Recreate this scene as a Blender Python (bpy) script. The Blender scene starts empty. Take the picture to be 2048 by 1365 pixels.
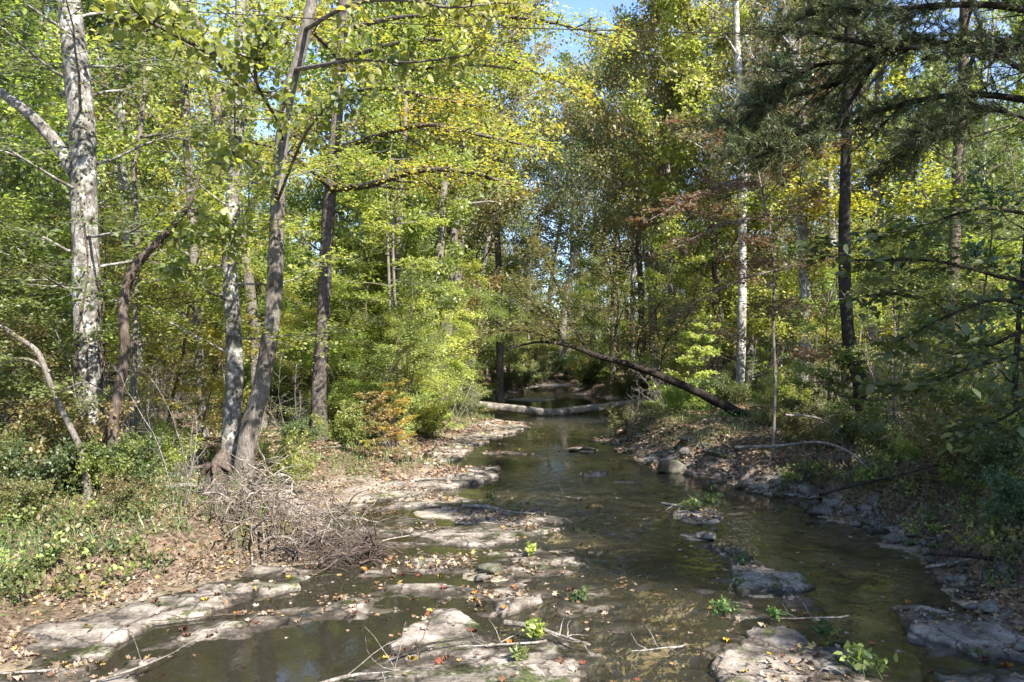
import bpy, math, random
import numpy as np
from mathutils import Vector

# ------------------------------------------------------------------ camera, sky, sun
FPX, HZ, CH = 1593.0, 715.0, 2.8          # focal length and horizon in photo pixels, eye height (m)
scn = bpy.context.scene
C = scn.collection
cam_d = bpy.data.cameras.new('camera'); cam = bpy.data.objects.new('camera', cam_d); C.objects.link(cam)
cam.location = (0, 0, CH); cam.rotation_euler = (math.radians(90), 0, 0)
cam_d.lens = FPX / 2048 * 36; cam_d.sensor_width = 36; cam_d.shift_y = (HZ - 682.5) / 2048
cam_d.clip_start = 0.05; cam_d.clip_end = 2000
scn.camera = cam
SUN = Vector((0.46, -0.58, 0.70)).normalized()
w = bpy.data.worlds.new("World"); scn.world = w; w.use_nodes = True
nt = w.node_tree; nt.nodes.clear()
wo = nt.nodes.new('ShaderNodeOutputWorld'); bg = nt.nodes.new('ShaderNodeBackground')
sk = nt.nodes.new('ShaderNodeTexSky'); sk.sky_type = 'NISHITA'; sk.sun_disc = False
sk.sun_elevation = math.asin(SUN.z); sk.sun_rotation = math.atan2(SUN.x, SUN.y)
sk.air_density = 1.0; sk.dust_density = 0.2; sk.ozone_density = 3.0
bg.inputs[1].default_value = 0.135
tc = nt.nodes.new('ShaderNodeTexCoord'); mp = nt.nodes.new('ShaderNodeMapping'); mp.inputs['Scale'].default_value = (1, 1, 2.2)
cn = nt.nodes.new('ShaderNodeTexNoise'); cn.inputs['Scale'].default_value = 3.1; cn.inputs['Detail'].default_value = 7; cn.inputs['Roughness'].default_value = .6
cr = nt.nodes.new('ShaderNodeValToRGB'); cr.color_ramp.elements[0].position = .47; cr.color_ramp.elements[1].position = .72
cr.color_ramp.elements[1].color = (.8, .8, .8, 1)
mx = nt.nodes.new('ShaderNodeMix'); mx.data_type = 'RGBA'; mx.inputs[7].default_value = (2.6, 2.9, 3.5, 1)
L = nt.links.new
L(tc.outputs['Generated'], mp.inputs[0]); L(mp.outputs[0], cn.inputs['Vector']); L(cn.outputs['Fac'], cr.inputs[0])
L(cr.outputs[0], mx.inputs[0]); L(sk.outputs[0], mx.inputs[6]); sm = nt.nodes.new('ShaderNodeMix'); sm.data_type = 'RGBA'; sm.blend_type = 'MULTIPLY'; sm.inputs[0].default_value = 1; sm.inputs[7].default_value = (.8, .8, .86, 1); L(mx.outputs[2], sm.inputs[6]); L(sm.outputs[2], bg.inputs[0]); L(bg.outputs[0], wo.inputs[0])
sd_ = bpy.data.lights.new('sun', 'SUN'); sd_.energy = 4.8; sd_.angle = math.radians(0.55); sd_.color = (1, .95, .87)
sun = bpy.data.objects.new('sun', sd_); C.objects.link(sun); sun.rotation_euler = SUN.to_track_quat('Z', 'Y').to_euler()
vs = scn.view_settings; vs.view_transform = 'Standard'; vs.look = 'None'; vs.exposure = 1.76; vs.gamma = 1.0; vs.use_curve_mapping = False
cy = scn.cycles
cy.max_bounces = 7; cy.diffuse_bounces = 4; cy.glossy_bounces = 2; cy.transmission_bounces = 3; cy.transparent_max_bounces = 6
cy.caustics_reflective = False; cy.caustics_refractive = False; cy.use_denoising = True; cy.denoising_prefilter = 'ACCURATE'; cy.use_adaptive_sampling = True; cy.adaptive_threshold = 0.015

R = np.random.default_rng(7)
# ------------------------------------------------------------------ helpers
def P(px, py, Y): return np.array([(px - 1024) / FPX * Y, Y, CH - (py - HZ) / FPX * Y])
def W0(px, py, z=0.0):
    Y = (CH - z) * FPX / (py - HZ); return ((px - 1024) / FPX * Y, Y)
def nrm(v): return v / (np.linalg.norm(v, axis=-1, keepdims=True) + 1e-9)

def _hash(ix, iy, s):
    h = (ix.astype(np.int64) * 374761393 + iy.astype(np.int64) * 668265263 + s * 974634777) & 0x7fffffff
    h = ((h ^ (h >> 13)) * 1274126177) & 0x7fffffff
    return ((h ^ (h >> 16)) & 0xffff) / 65535.0
def vn(x, y, s=0):
    x = np.asarray(x, float); y = np.asarray(y, float)
    ix = np.floor(x); iy = np.floor(y); fx = x - ix; fy = y - iy
    fx = fx * fx * (3 - 2 * fx); fy = fy * fy * (3 - 2 * fy)
    a = _hash(ix, iy, s); b = _hash(ix + 1, iy, s); c = _hash(ix, iy + 1, s); d = _hash(ix + 1, iy + 1, s)
    return (a * (1 - fx) + b * fx) * (1 - fy) + (c * (1 - fx) + d * fx) * fy
def fbm(x, y, s=0, o=4):
    r = 0; a = 1; t = 0
    for i in range(o):
        r = r + a * vn(x * 2 ** i, y * 2 ** i, s + i * 17); t += a; a *= .5
    return r / t * 2 - 1
def sdf(poly, x, y):
    """signed distance, negative inside"""
    p = np.asarray(poly, float); q = np.roll(p, -1, 0)
    d = np.full(x.shape, 1e9); ins = np.zeros(x.shape, bool)
    for (ax, ay), (bx, by) in zip(p, q):
        ex, ey = bx - ax, by - ay; wx, wy = x - ax, y - ay
        t = np.clip((wx * ex + wy * ey) / (ex * ex + ey * ey + 1e-12), 0, 1)
        d = np.minimum(d, (wx - ex * t) ** 2 + (wy - ey * t) ** 2)
        c = ((ay > y) != (by > y)) & (x < (bx - ax) * (y - ay) / (by - ay + 1e-12) + ax)
        ins ^= c
    return np.where(ins, -1, 1) * np.sqrt(d)

def mesh_np(name, V, loops, starts, mat=None, smooth=False, attrs=None):
    me = bpy.data.meshes.new(name)
    V = np.asarray(V, np.float32); loops = np.asarray(loops, np.int32).ravel(); starts = np.asarray(starts, np.int32)
    me.vertices.add(len(V)); me.vertices.foreach_set('co', V.ravel())
    me.loops.add(len(loops)); me.loops.foreach_set('vertex_index', loops)
    me.polygons.add(len(starts)); me.polygons.foreach_set('loop_start', starts)
    me.update(calc_edges=True)
    if smooth: me.polygons.foreach_set('use_smooth', np.ones(len(starts), bool))
    for k, (dom, arr) in (attrs or {}).items():
        a = me.attributes.new(k, 'FLOAT', dom); a.data.foreach_set('value', np.asarray(arr, np.float32))
    if mat: me.materials.append(mat)
    return me
def link(name, me, parent=None):
    o = bpy.data.objects.new(name, me); C.objects.link(o)
    if parent: o.parent = parent
    return o
def tag(o, label=None, cat=None, group=None, kind=None):
    if label: o['label'] = label
    if cat: o['category'] = cat
    if group: o['group'] = group
    if kind: o['kind'] = kind
    return o
def empty(name, loc, label=None, cat=None, group=None):
    o = bpy.data.objects.new(name, None); C.objects.link(o); o.location = loc; o.empty_display_size = .1
    return tag(o, label, cat, group)

class Tubes:
    def __init__(s): s.V = []; s.F = []; s.n = 0
    def add(s, pts, rad, n=5, rough=0, seed=0, capend=True):
        pts = np.asarray(pts, float); rad = np.asarray(rad, float) * np.ones(len(pts)); m = len(pts)
        t = nrm(np.gradient(pts, axis=0)); mt = np.abs(t.mean(0))
        ref = np.eye(3)[int(np.argmin(mt))]
        u = nrm(np.cross(t, ref)); v = np.cross(t, u)
        a = np.arange(n) / n * 2 * np.pi
        rr = rad[:, None] * np.ones((m, n))
        if rough:
            zz = np.arange(m)[:, None] * .7 + 0 * a; rr = rr * (1 + rough * fbm(np.cos(a) * 2.2 + 50 + seed + 0 * zz, np.sin(a) * 2.2 + zz * .35 + seed * 3.1, seed, 3))
        V = pts[:, None] + rr[..., None] * (np.cos(a)[None, :, None] * u[:, None] + np.sin(a)[None, :, None] * v[:, None])
        s.V.append(V.reshape(-1, 3))
        i = np.arange(m - 1)[:, None] * n; j = np.arange(n)[None]; j2 = (j + 1) % n
        f = np.stack([i + j, i + j2, i + n + j2, i + n + j], -1).reshape(-1, 4) + s.n
        s.F.append(f); s.n += m * n
        if capend and n >= 5:      # close the cut end by folding a last ring to the middle
            s.V.append(np.repeat(pts[-1:] + t[-1:] * rad[-1] * .15, n, 0) + 0.02 * rad[-1] * (np.cos(a)[:, None] * u[-1] + np.sin(a)[:, None] * v[-1]))
            b = s.n - n; jj = np.arange(n); j2 = (jj + 1) % n
            s.F.append(np.stack([b + jj, b + j2, b + n + j2, b + n + jj], -1)); s.n += n
    def mesh(s, name, mat, origin=None):
        V = np.concatenate(s.V); F = np.concatenate(s.F)
        if origin is not None: V = V - np.asarray(origin)
        return mesh_np(name, V, F, np.arange(len(F)) * 4, mat, True)

def spline(pts, k=6):
    p = np.asarray(pts, float); n = len(p); ex = np.vstack([2 * p[0] - p[1], p, 2 * p[-1] - p[-2]]); out = []
    for i in range(n - 1):
        a, b, c, d = ex[i:i + 4]
        for t in np.arange(k) / k:
            out.append(.5 * ((2 * b) + (-a + c) * t + (2 * a - 5 * b + 4 * c - d) * t * t + (-a + 3 * b - 3 * c + d) * t ** 3))
    out.append(p[-1]); return np.array(out)

TPL = {
 'quad': ([(0, 0, 0), (.45, .34, .07), (1, 0, -.06), (.45, -.34, .07)], [(0, 1, 2, 3)]),
 'thin': ([(0, 0, 0), (.4, .12, .02), (1, 0, 0), (.4, -.12, .02)], [(0, 1, 2, 3)]),
 'needle': ([(0, .07, 0), (1, 0, 0), (0, -.07, 0)], [(0, 1, 2)]),
 'blade': ([(0, .03, 0), (.5, .028, .1), (1, 0, -.05), (.5, -.028, .1), (0, -.03, 0)], [(0, 1, 3, 4), (1, 2, 3)]),
 'ovate': ([(0, 0, 0), (.35, 0, -.03), (.7, 0, -.05), (1.05, 0, -.16), (.12, .25, .04), (.5, .34, .03), (.8, .17, -.04), (.12, -.25, .04), (.5, -.34, .03), (.8, -.17, -.04)],
           [(0, 4, 1), (1, 4, 5), (1, 5, 6, 2), (2, 6, 3), (0, 1, 7), (1, 8, 7), (1, 2, 9, 8), (2, 3, 9)]),
}
_o = []
for ang, r in [(-90, .08), (-62, .45), (-50, .22), (-30, .35), (-8, .62), (2, .3), (22, .5), (52, .95), (62, .42), (78, .6), (90, 1.05)]:
    _o.append((ang, r))
_o = _o + [(180 - a, r) for a, r in reversed(_o[1:-1])]
TPL['maple'] = ([(0, 0, 0)] + [(math.sin(math.radians(a)) * r * .55, math.cos(math.radians(a)) * r * .55, .07 * (1 if i % 3 else -1.2)) for i, (a, r) in enumerate(_o)],
                [(0, 1 + i, 1 + (i + 1) % len(_o)) for i in range(len(_o))])
def leaves(name, tpl, pos, axis, normal, size, mat, rnd=None, origin=None):
    tv, tf = TPL[tpl]; tv = np.array(tv, float); N = len(pos); K = len(tv)
    axis = nrm(axis); side = nrm(np.cross(normal, axis)); normal = np.cross(axis, side)
    size = np.asarray(size) * np.ones(N)
    V = pos[:, None] + size[:, None, None] * (tv[None, :, 0:1] * axis[:, None] + tv[None, :, 1:2] * side[:, None] + tv[None, :, 2:3] * normal[:, None])
    V = V.reshape(-1, 3)
    if origin is not None: V = V - np.asarray(origin)
    fl = np.concatenate([np.array(f) for f in tf]); ln = np.array([len(f) for f in tf])
    loops = (fl[None] + (np.arange(N) * K)[:, None]).ravel()
    st = (np.concatenate([[0], np.cumsum(ln)[:-1]])[None] + (np.arange(N) * ln.sum())[:, None]).ravel()
    if rnd is None: rnd = R.random(N)
    return mesh_np(name, V, loops, st, mat, False, {'r': ('FACE', np.repeat(rnd, len(tf)))})

# ------------------------------------------------------------------ materials
def newmat(n):
    m = bpy.data.materials.new(n); m.use_nodes = True; t = m.node_tree; t.nodes.clear(); return m, t, t.nodes.new, t.links.new
def ramp(t, fac, stops, interp='LINEAR'):
    r = t.nodes.new('ShaderNodeValToRGB'); e = r.color_ramp; e.interpolation = interp
    while len(e.elements) < len(stops): e.elements.new(.5)
    for el, (p, c) in zip(e.elements, stops): el.position = p; el.color = (*c, 1)
    t.links.new(fac, r.inputs[0]); return r.outputs[0]
def leafmat(name, pal, trans=.45, gloss=.06, var=.25, rough=.58):
    m, t, N, K = newmat(name)
    at = N('ShaderNodeAttribute'); at.attribute_name = 'r'
    n = len(pal); col = ramp(t, at.outputs['Fac'], [(i / (n - 1), c) for i, c in enumerate(pal)])
    oi = N('ShaderNodeObjectInfo'); hs = N('ShaderNodeHueSaturation')
    mr = N('ShaderNodeMapRange'); mr.inputs[3].default_value = 1 - var; mr.inputs[4].default_value = 1 + var; K(oi.outputs['Random'], mr.inputs[0])
    ml = N('ShaderNodeMath'); ml.operation = 'MULTIPLY'; ml.inputs[1].default_value = 7.31; K(oi.outputs['Random'], ml.inputs[0])
    fr = N('ShaderNodeMath'); fr.operation = 'FRACT'; K(ml.outputs[0], fr.inputs[0])
    mh = N('ShaderNodeMapRange'); mh.inputs[3].default_value = .5 - .022; mh.inputs[4].default_value = .5 + .014; K(fr.outputs[0], mh.inputs[0])
    K(col, hs.inputs['Color']); K(mr.outputs[0], hs.inputs['Value']); K(mh.outputs[0], hs.inputs['Hue']); hs.inputs['Saturation'].default_value = .96
    d = N('ShaderNodeBsdfDiffuse'); tr = N('ShaderNodeBsdfTranslucent'); g = N('ShaderNodeBsdfGlossy'); g.inputs['Roughness'].default_value = rough
    g.inputs['Color'].default_value = (.8, .85, .8, 1)
    K(hs.outputs[0], d.inputs[0])
    h2 = N('ShaderNodeHueSaturation'); h2.inputs['Saturation'].default_value = 1.12; h2.inputs['Value'].default_value = 1.8; K(hs.outputs[0], h2.inputs['Color']); K(h2.outputs[0], tr.inputs[0])
    a = N('ShaderNodeMixShader'); a.inputs[0].default_value = trans; K(d.outputs[0], a.inputs[1]); K(tr.outputs[0], a.inputs[2])
    b = N('ShaderNodeMixShader'); b.inputs[0].default_value = gloss; K(a.outputs[0], b.inputs[1]); K(g.outputs[0], b.inputs[2])
    o = N('ShaderNodeOutputMaterial'); K(b.outputs[0], o.inputs[0]); return m
M = {}
M['lf_green'] = leafmat('leaf_green', [(.05, .075, .022), (.09, .12, .03), (.15, .18, .045), (.22, .24, .07)])
M['lf_bright'] = leafmat('leaf_bright_green', [(.12, .175, .035), (.2, .26, .045), (.29, .34, .065), (.4, .42, .1)], .5)
M['lf_olive'] = leafmat('leaf_olive', [(.06, .08, .025), (.11, .13, .035), (.17, .17, .045), (.24, .19, .06), (.2, .12, .05)])
M['lf_yellow'] = leafmat('leaf_yellow', [(.12, .17, .03), (.2, .24, .04), (.28, .3, .05), (.36, .35, .06), (.4, .34, .06), (.46, .3, .06)], .5)
M['lf_maple'] = leafmat('leaf_maple', [(.11, .165, .03), (.17, .23, .04), (.24, .28, .05), (.31, .31, .055), (.37, .3, .05), (.4, .25, .05)], .5, .06, .1)
M['lf_red'] = leafmat('leaf_red_brown', [(.1, .12, .03), (.15, .14, .04), (.17, .1, .05), (.16, .075, .045), (.12, .13, .035)], .4)
M['lf_dark'] = leafmat('leaf_dark_green', [(.03, .065, .018), (.045, .09, .024), (.06, .115, .03), (.09, .14, .035)], .35, .08)
M['lf_cedar'] = leafmat('leaf_cedar', [(.028, .046, .012), (.045, .07, .018), (.075, .095, .026), (.11, .09, .04)], .15, .04)
M['lf_big'] = leafmat('leaf_big', [(.08, .115, .025), (.15, .19, .035), (.24, .27, .05), (.36, .36, .07), (.42, .38, .07)], .55, .06)
M['litter'] = leafmat('leaf_litter', [(.06, .035, .022), (.12, .075, .05), (.2, .135, .09), (.3, .22, .155), (.4, .31, .235), (.22, .135, .085), (.3, .145, .07), (.38, .26, .08), (.1, .055, .04), (.17, .11, .07)], .15, .06, .0)
M['grass'] = leafmat('grass_blade', [(.06, .1, .02), (.1, .16, .03), (.17, .2, .05), (.28, .25, .12)], .4)
M['weed'] = leafmat('weed_leaf', [(.06, .12, .02), (.1, .19, .03), (.16, .26, .05)], .4)

def bark(name, c1, c2, c3, scale=1., lich=.5, bump=.5, zs=.25, dark=.6):
    m, t, N, K = newmat(name)
    tc = N('ShaderNodeTexCoord'); mp = N('ShaderNodeMapping'); mp.inputs['Scale'].default_value = (1, 1, zs); K(tc.outputs['Object'], mp.inputs[0])
    def noi(sc, det, ro, vec, dist=0):
        n = N('ShaderNodeTexNoise'); n.inputs['Scale'].default_value = sc; n.inputs['Detail'].default_value = det; n.inputs['Roughness'].default_value = ro; n.inputs['Distortion'].default_value = dist; K(vec, n.inputs['Vector']); return n.outputs['Fac']
    n1 = noi(24 * scale, 7, .7, mp.outputs[0]); n2 = noi(7 * scale, 9, .72, tc.outputs['Object'], .4); n3 = noi(2.3 * scale, 5, .6, tc.outputs['Object']); n4 = noi(60 * scale, 3, .6, tc.outputs['Object'])
    col = ramp(t, n1, [(.34, c1), (.6, c2)])
    k = ramp(t, n2, [(lich, (0, 0, 0)), (lich + .12, (1, 1, 1))])
    mx = N('ShaderNodeMix'); mx.data_type = 'RGBA'; K(k, mx.inputs[0]); K(col, mx.inputs[6]); mx.inputs[7].default_value = (*c3, 1)
    pat = ramp(t, n3, [(.36, (dark, dark * .97, dark * .9)), (.56, (1, 1, 1))])
    m2 = N('ShaderNodeMix'); m2.data_type = 'RGBA'; m2.blend_type = 'MULTIPLY'; m2.inputs[0].default_value = 1; K(mx.outputs[2], m2.inputs[6]); K(pat, m2.inputs[7])
    sp = ramp(t, n4, [(.34, (.5, .48, .45)), (.5, (1, 1, 1))])
    m3 = N('ShaderNodeMix'); m3.data_type = 'RGBA'; m3.blend_type = 'MULTIPLY'; m3.inputs[0].default_value = .7; K(m2.outputs[2], m3.inputs[6]); K(sp, m3.inputs[7])
    b = N('ShaderNodeBump'); b.inputs['Strength'].default_value = bump; b.inputs['Distance'].default_value = .035; K(n1, b.inputs['Height'])
    b2 = N('ShaderNodeBump'); b2.inputs['Strength'].default_value = .5; b2.inputs['Distance'].default_value = .012; K(n2, b2.inputs['Height']); K(b.outputs[0], b2.inputs['Normal'])
    p = N('ShaderNodeBsdfDiffuse'); K(m3.outputs[2], p.inputs[0]); K(b2.outputs[0], p.inputs['Normal'])
    o = N('ShaderNodeOutputMaterial'); K(p.outputs[0], o.inputs[0]); return m
M['bk_pale'] = bark('bark_pale_lichen', (.085, .072, .06), (.27, .25, .225), (.5, .49, .455), 1, .48, 1., .4, .45)
M['bk_grey'] = bark('bark_grey', (.1, .085, .07), (.27, .24, .21), (.38, .36, .32), 1.4, .57, .9)
M['bk_brown'] = bark('bark_brown', (.06, .045, .036), (.19, .15, .125), (.26, .23, .2), 1.4, .62, 1)
M['bk_purple'] = bark('bark_dark_flaky', (.05, .042, .038), (.18, .15, .135), (.3, .27, .25), 1.6, .53, 1)
M['bk_dark'] = bark('bark_dark', (.03, .026, .022), (.09, .078, .066), (.15, .14, .12), 1.4, .62, 1)
M['bk_white'] = bark('bark_white', (.14, .12, .1), (.42, .4, .36), (.58, .57, .52), .8, .45, .5, .4, .5)
M['brush'] = bark('brush_twig', (.09, .07, .055), (.26, .215, .18), (.42, .38, .33), 1, .5, .3)
M['bk_leaning'] = bark('bark_leaning', (.02, .017, .014), (.06, .05, .042), (.1, .1, .075), 1.4, .62, 1)
M['bk_dead'] = bark('wood_dead', (.12, .1, .08), (.36, .32, .28), (.5, .47, .43), 1.6, .5, .8)
M['twig'] = bark('twig_bark', (.1, .08, .065), (.2, .17, .14), (.3, .28, .24), 1, .6, .2)

def rockmat(name, c1, c2, c3, moss=.62):
    m, t, N, K = newmat(name)
    tc = N('ShaderNodeTexCoord'); ge = N('ShaderNodeNewGeometry'); sp = N('ShaderNodeSeparateXYZ'); K(ge.outputs['Position'], sp.inputs[0])
    n1 = N('ShaderNodeTexNoise'); n1.inputs['Scale'].default_value = 2.2; n1.inputs['Detail'].default_value = 9; n1.inputs['Roughness'].default_value = .68; K(ge.outputs['Position'], n1.inputs['Vector'])
    n3 = N('ShaderNodeTexNoise'); n3.inputs['Scale'].default_value = 30; n3.inputs['Detail'].default_value = 5; K(ge.outputs['Position'], n3.inputs['Vector'])
    col = ramp(t, n1.outputs['Fac'], [(.36, c1), (.5, c2), (.66, c3)])
    cl = ramp(t, n3.outputs['Fac'], [(.3, (.62, .6, .58)), (.6, (1.05, 1.05, 1.05))])
    m0 = N('ShaderNodeMix'); m0.data_type = 'RGBA'; m0.blend_type = 'MULTIPLY'; m0.inputs[0].default_value = 1; K(col, m0.inputs[6]); K(cl, m0.inputs[7])
    # cracks
    vo = N('ShaderNodeTexVoronoi'); vo.feature = 'DISTANCE_TO_EDGE'; vo.inputs['Scale'].default_value = 1.25
    vm = N('ShaderNodeVectorMath'); vm.operation = 'ADD'; ns = N('ShaderNodeVectorMath'); ns.operation = 'SCALE'; ns.inputs['Scale'].default_value = .5
    K(n1.outputs['Color'], ns.inputs[0]); K(ge.outputs['Position'], vm.inputs[0]); K(ns.outputs[0], vm.inputs[1]); K(vm.outputs[0], vo.inputs['Vector'])
    ck = ramp(t, vo.outputs['Distance'], [(.0, (.14, .13, .12)), (.012, (.3, .29, .27)), (.03, (1, 1, 1))])
    m1 = N('ShaderNodeMix'); m1.data_type = 'RGBA'; m1.blend_type = 'MULTIPLY'; m1.inputs[0].default_value = .85; K(m0.outputs[2], m1.inputs[6]); K(ck, m1.inputs[7])
    # moss
    n2 = N('ShaderNodeTexNoise'); n2.inputs['Scale'].default_value = 2.1; n2.inputs['Detail'].default_value = 10; n2.inputs['Roughness'].default_value = .72
    vm2 = N('ShaderNodeVectorMath'); vm2.operation = 'ADD'; vm2.inputs[1].default_value = (31, 7, 3); K(ge.outputs['Position'], vm2.inputs[0]); K(vm2.outputs[0], n2.inputs['Vector'])
    k = ramp(t, n2.outputs['Fac'], [(moss, (0, 0, 0)), (moss + .07, (1, 1, 1))])
    m2 = N('ShaderNodeMix'); m2.data_type = 'RGBA'; K(k, m2.inputs[0]); K(m1.outputs[2], m2.inputs[6]); K(ramp(t, n3.outputs['Fac'], [(.35, (.025, .03, .012)), (.6, (.085, .095, .03))]), m2.inputs[7])
    # wet band at the water line
    nz = N('ShaderNodeMath'); nz.operation = 'MULTIPLY_ADD'; nz.inputs[1].default_value = .14; K(n1.outputs['Fac'], nz.inputs[0]); nz.inputs[2].default_value = -.07
    ad = N('ShaderNodeMath'); ad.operation = 'ADD'; K(sp.outputs['Z'], ad.inputs[0]); K(nz.outputs[0], ad.inputs[1])
    wet = N('ShaderNodeMapRange'); wet.inputs[1].default_value = .018; wet.inputs[2].default_value = .05; wet.inputs[3].default_value = 1; wet.inputs[4].default_value = 0; K(ad.outputs[0], wet.inputs[0])
    m3 = N('ShaderNodeMix'); m3.data_type = 'RGBA'; m3.blend_type = 'MULTIPLY'; K(wet.outputs[0], m3.inputs[0]); K(m2.outputs[2], m3.inputs[6]); m3.inputs[7].default_value = (.36, .35, .33, 1)
    b = N('ShaderNodeBump'); b.inputs['Strength'].default_value = .5; b.inputs['Distance'].default_value = .02; K(n3.outputs['Fac'], b.inputs['Height'])
    b2 = N('ShaderNodeBump'); b2.inputs['Strength'].default_value = .6; b2.inputs['Distance'].default_value = .08; K(n1.outputs['Fac'], b2.inputs['Height']); K(b.outputs[0], b2.inputs['Normal'])
    p = N('ShaderNodeBsdfPrincipled'); K(m3.outputs[2], p.inputs['Base Color']); K(b2.outputs[0], p.inputs['Normal'])
    rg = N('ShaderNodeMapRange'); rg.inputs[3].default_value = .85; rg.inputs[4].default_value = .35; K(wet.outputs[0], rg.inputs[0]); K(rg.outputs[0], p.inputs['Roughness'])
    p.inputs['Specular IOR Level'].default_value = .3
    o = N('ShaderNodeOutputMaterial'); K(p.outputs[0], o.inputs[0]); return m
M['slab'] = rockmat('limestone_slab', (.07, .06, .047), (.2, .17, .14), (.4, .35, .295), .54)
M['rock'] = rockmat('creek_rock', (.07, .063, .052), (.14, .128, .11), (.25, .23, .205), .57)
M['rockdk'] = rockmat('mossy_rock', (.05, .045, .035), (.1, .092, .07), (.17, .155, .13), .5)

def groundmat():
    m, t, N, K = newmat('ground_soil')
    ge = N('ShaderNodeNewGeometry'); sp = N('ShaderNodeSeparateXYZ'); K(ge.outputs['Position'], sp.inputs[0])
    def noise(s, d=6, r=.6, off=None):
        n = N('ShaderNodeTexNoise'); n.inputs['Scale'].default_value = s; n.inputs['Detail'].default_value = d; n.inputs['Roughness'].default_value = r
        K(ge.outputs['Position'], n.inputs['Vector']); return n.outputs['Fac']
    n1 = noise(1.1); n2 = noise(14, 5, .7); n3 = noise(.35, 4)
    litter = ramp(t, n2, [(.3, (.04, .028, .02)), (.45, (.1, .07, .05)), (.57, (.19, .14, .1)), (.72, (.27, .18, .11))])
    moss = ramp(t, n2, [(.3, (.035, .042, .016)), (.6, (.085, .09, .035))])
    k = ramp(t, n1, [(.52, (0, 0, 0)), (.64, (.7, .7, .7))])
    land = N('ShaderNodeMix'); land.data_type = 'RGBA'; K(k, land.inputs[0]); K(litter, land.inputs[6]); K(moss, land.inputs[7])
    # stream bed: silt, gravel, algae
    vo = N('ShaderNodeTexVoronoi'); vo.inputs['Scale'].default_value = 9; K(ge.outputs['Position'], vo.inputs['Vector'])
    vc = N('ShaderNodeSeparateColor'); K(vo.outputs['Color'], vc.inputs[0])
    bed = ramp(t, n1, [(.34, (.09, .085, .045)), (.46, (.2, .17, .1)), (.56, (.31, .26, .18)), (.64, (.36, .29, .205)), (.72, (.12, .13, .05))])
    peb = ramp(t, vc.outputs[0], [(0, (.5, .5, .5)), (1, (1.25, 1.2, 1.1))])
    bm = N('ShaderNodeMix'); bm.data_type = 'RGBA'; bm.blend_type = 'MULTIPLY'; bm.inputs[0].default_value = .8; K(bed, bm.inputs[6]); K(peb, bm.inputs[7])
    at = N('ShaderNodeAttribute'); at.attribute_name = 'stone'
    stone = ramp(t, n2, [(.3, (.14, .115, .09)), (.48, (.3, .255, .21)), (.62, (.42, .37, .31))])
    s2 = N('ShaderNodeMix'); s2.data_type = 'RGBA'; K(at.outputs['Fac'], s2.inputs[0]); K(land.outputs[2], s2.inputs[6]); K(stone, s2.inputs[7])
    f = N('ShaderNodeMapRange'); f.inputs[1].default_value = -.02; f.inputs[2].default_value = .03; K(sp.outputs['Z'], f.inputs[0])
    a = N('ShaderNodeMix'); a.data_type = 'RGBA'; K(f.outputs[0], a.inputs[0]); K(bm.outputs[2], a.inputs[6]); K(s2.outputs[2], a.inputs[7])
    b = N('ShaderNodeBump'); b.inputs['Strength'].default_value = .8; b.inputs['Distance'].default_value = .06; K(n2, b.inputs['Height'])
    p = N('ShaderNodeBsdfDiffuse'); K(a.outputs[2], p.inputs[0]); K(b.outputs[0], p.inputs['Normal'])
    o = N('ShaderNodeOutputMaterial'); K(p.outputs[0], o.inputs[0]); return m
M['ground'] = groundmat()

def watermat():
    m, t, N, K = newmat('creek_water')
    ge = N('ShaderNodeNewGeometry')
    mp = N('ShaderNodeMapping'); mp.inputs['Scale'].default_value = (1.3, .7, 1); mp.inputs['Rotation'].default_value = (0, 0, .25); K(ge.outputs['Position'], mp.inputs[0])
    n1 = N('ShaderNodeTexNoise'); n1.inputs['Scale'].default_value = 5.5; n1.inputs['Detail'].default_value = 2; n1.inputs['Roughness'].default_value = .6; n1.inputs['Distortion'].default_value = .8; K(mp.outputs[0], n1.inputs['Vector'])
    n2 = N('ShaderNodeTexNoise'); n2.inputs['Scale'].default_value = 16; n2.inputs['Detail'].default_value = 3; K(mp.outputs[0], n2.inputs['Vector'])
    at = N('ShaderNodeAttribute'); at.attribute_name = 'riffle'
    b1 = N('ShaderNodeBump'); b1.inputs['Distance'].default_value = .06; K(n1.outputs['Fac'], b1.inputs['Height'])
    s1 = N('ShaderNodeMapRange'); s1.inputs[3].default_value = .02; s1.inputs[4].default_value = 1.0; K(at.outputs['Fac'], s1.inputs[0]); K(s1.outputs[0], b1.inputs['Strength'])
    b2 = N('ShaderNodeBump'); b2.inputs['Distance'].default_value = .012; K(n2.outputs['Fac'], b2.inputs['Height']); K(b1.outputs[0], b2.inputs['Normal'])
    s2 = N('ShaderNodeMapRange'); s2.inputs[3].default_value = .03; s2.inputs[4].default_value = .8; K(at.outputs['Fac'], s2.inputs[0]); K(s2.outputs[0], b2.inputs['Strength'])
    fr = N('ShaderNodeFresnel'); fr.inputs[0].default_value = 1.45; K(b2.outputs[0], fr.inputs['Normal'])
    g = N('ShaderNodeBsdfGlossy'); g.inputs['Roughness'].default_value = .03; K(b2.outputs[0], g.inputs['Normal'])
    tr = N('ShaderNodeBsdfTransparent'); tr.inputs[0].default_value = (.8, .78, .68, 1)
    df = N('ShaderNodeBsdfDiffuse'); df.inputs[0].default_value = (.27, .235, .15, 1); mk = N('ShaderNodeMixShader'); mk.inputs[0].default_value = .08; K(tr.outputs[0], mk.inputs[1]); K(df.outputs[0], mk.inputs[2])
    x = N('ShaderNodeMixShader'); K(fr.outputs[0], x.inputs[0]); K(mk.outputs[0], x.inputs[1]); K(g.outputs[0], x.inputs[2])
    o = N('ShaderNodeOutputMaterial'); K(x.outputs[0], o.inputs[0]); return m
M['water'] = watermat()

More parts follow.
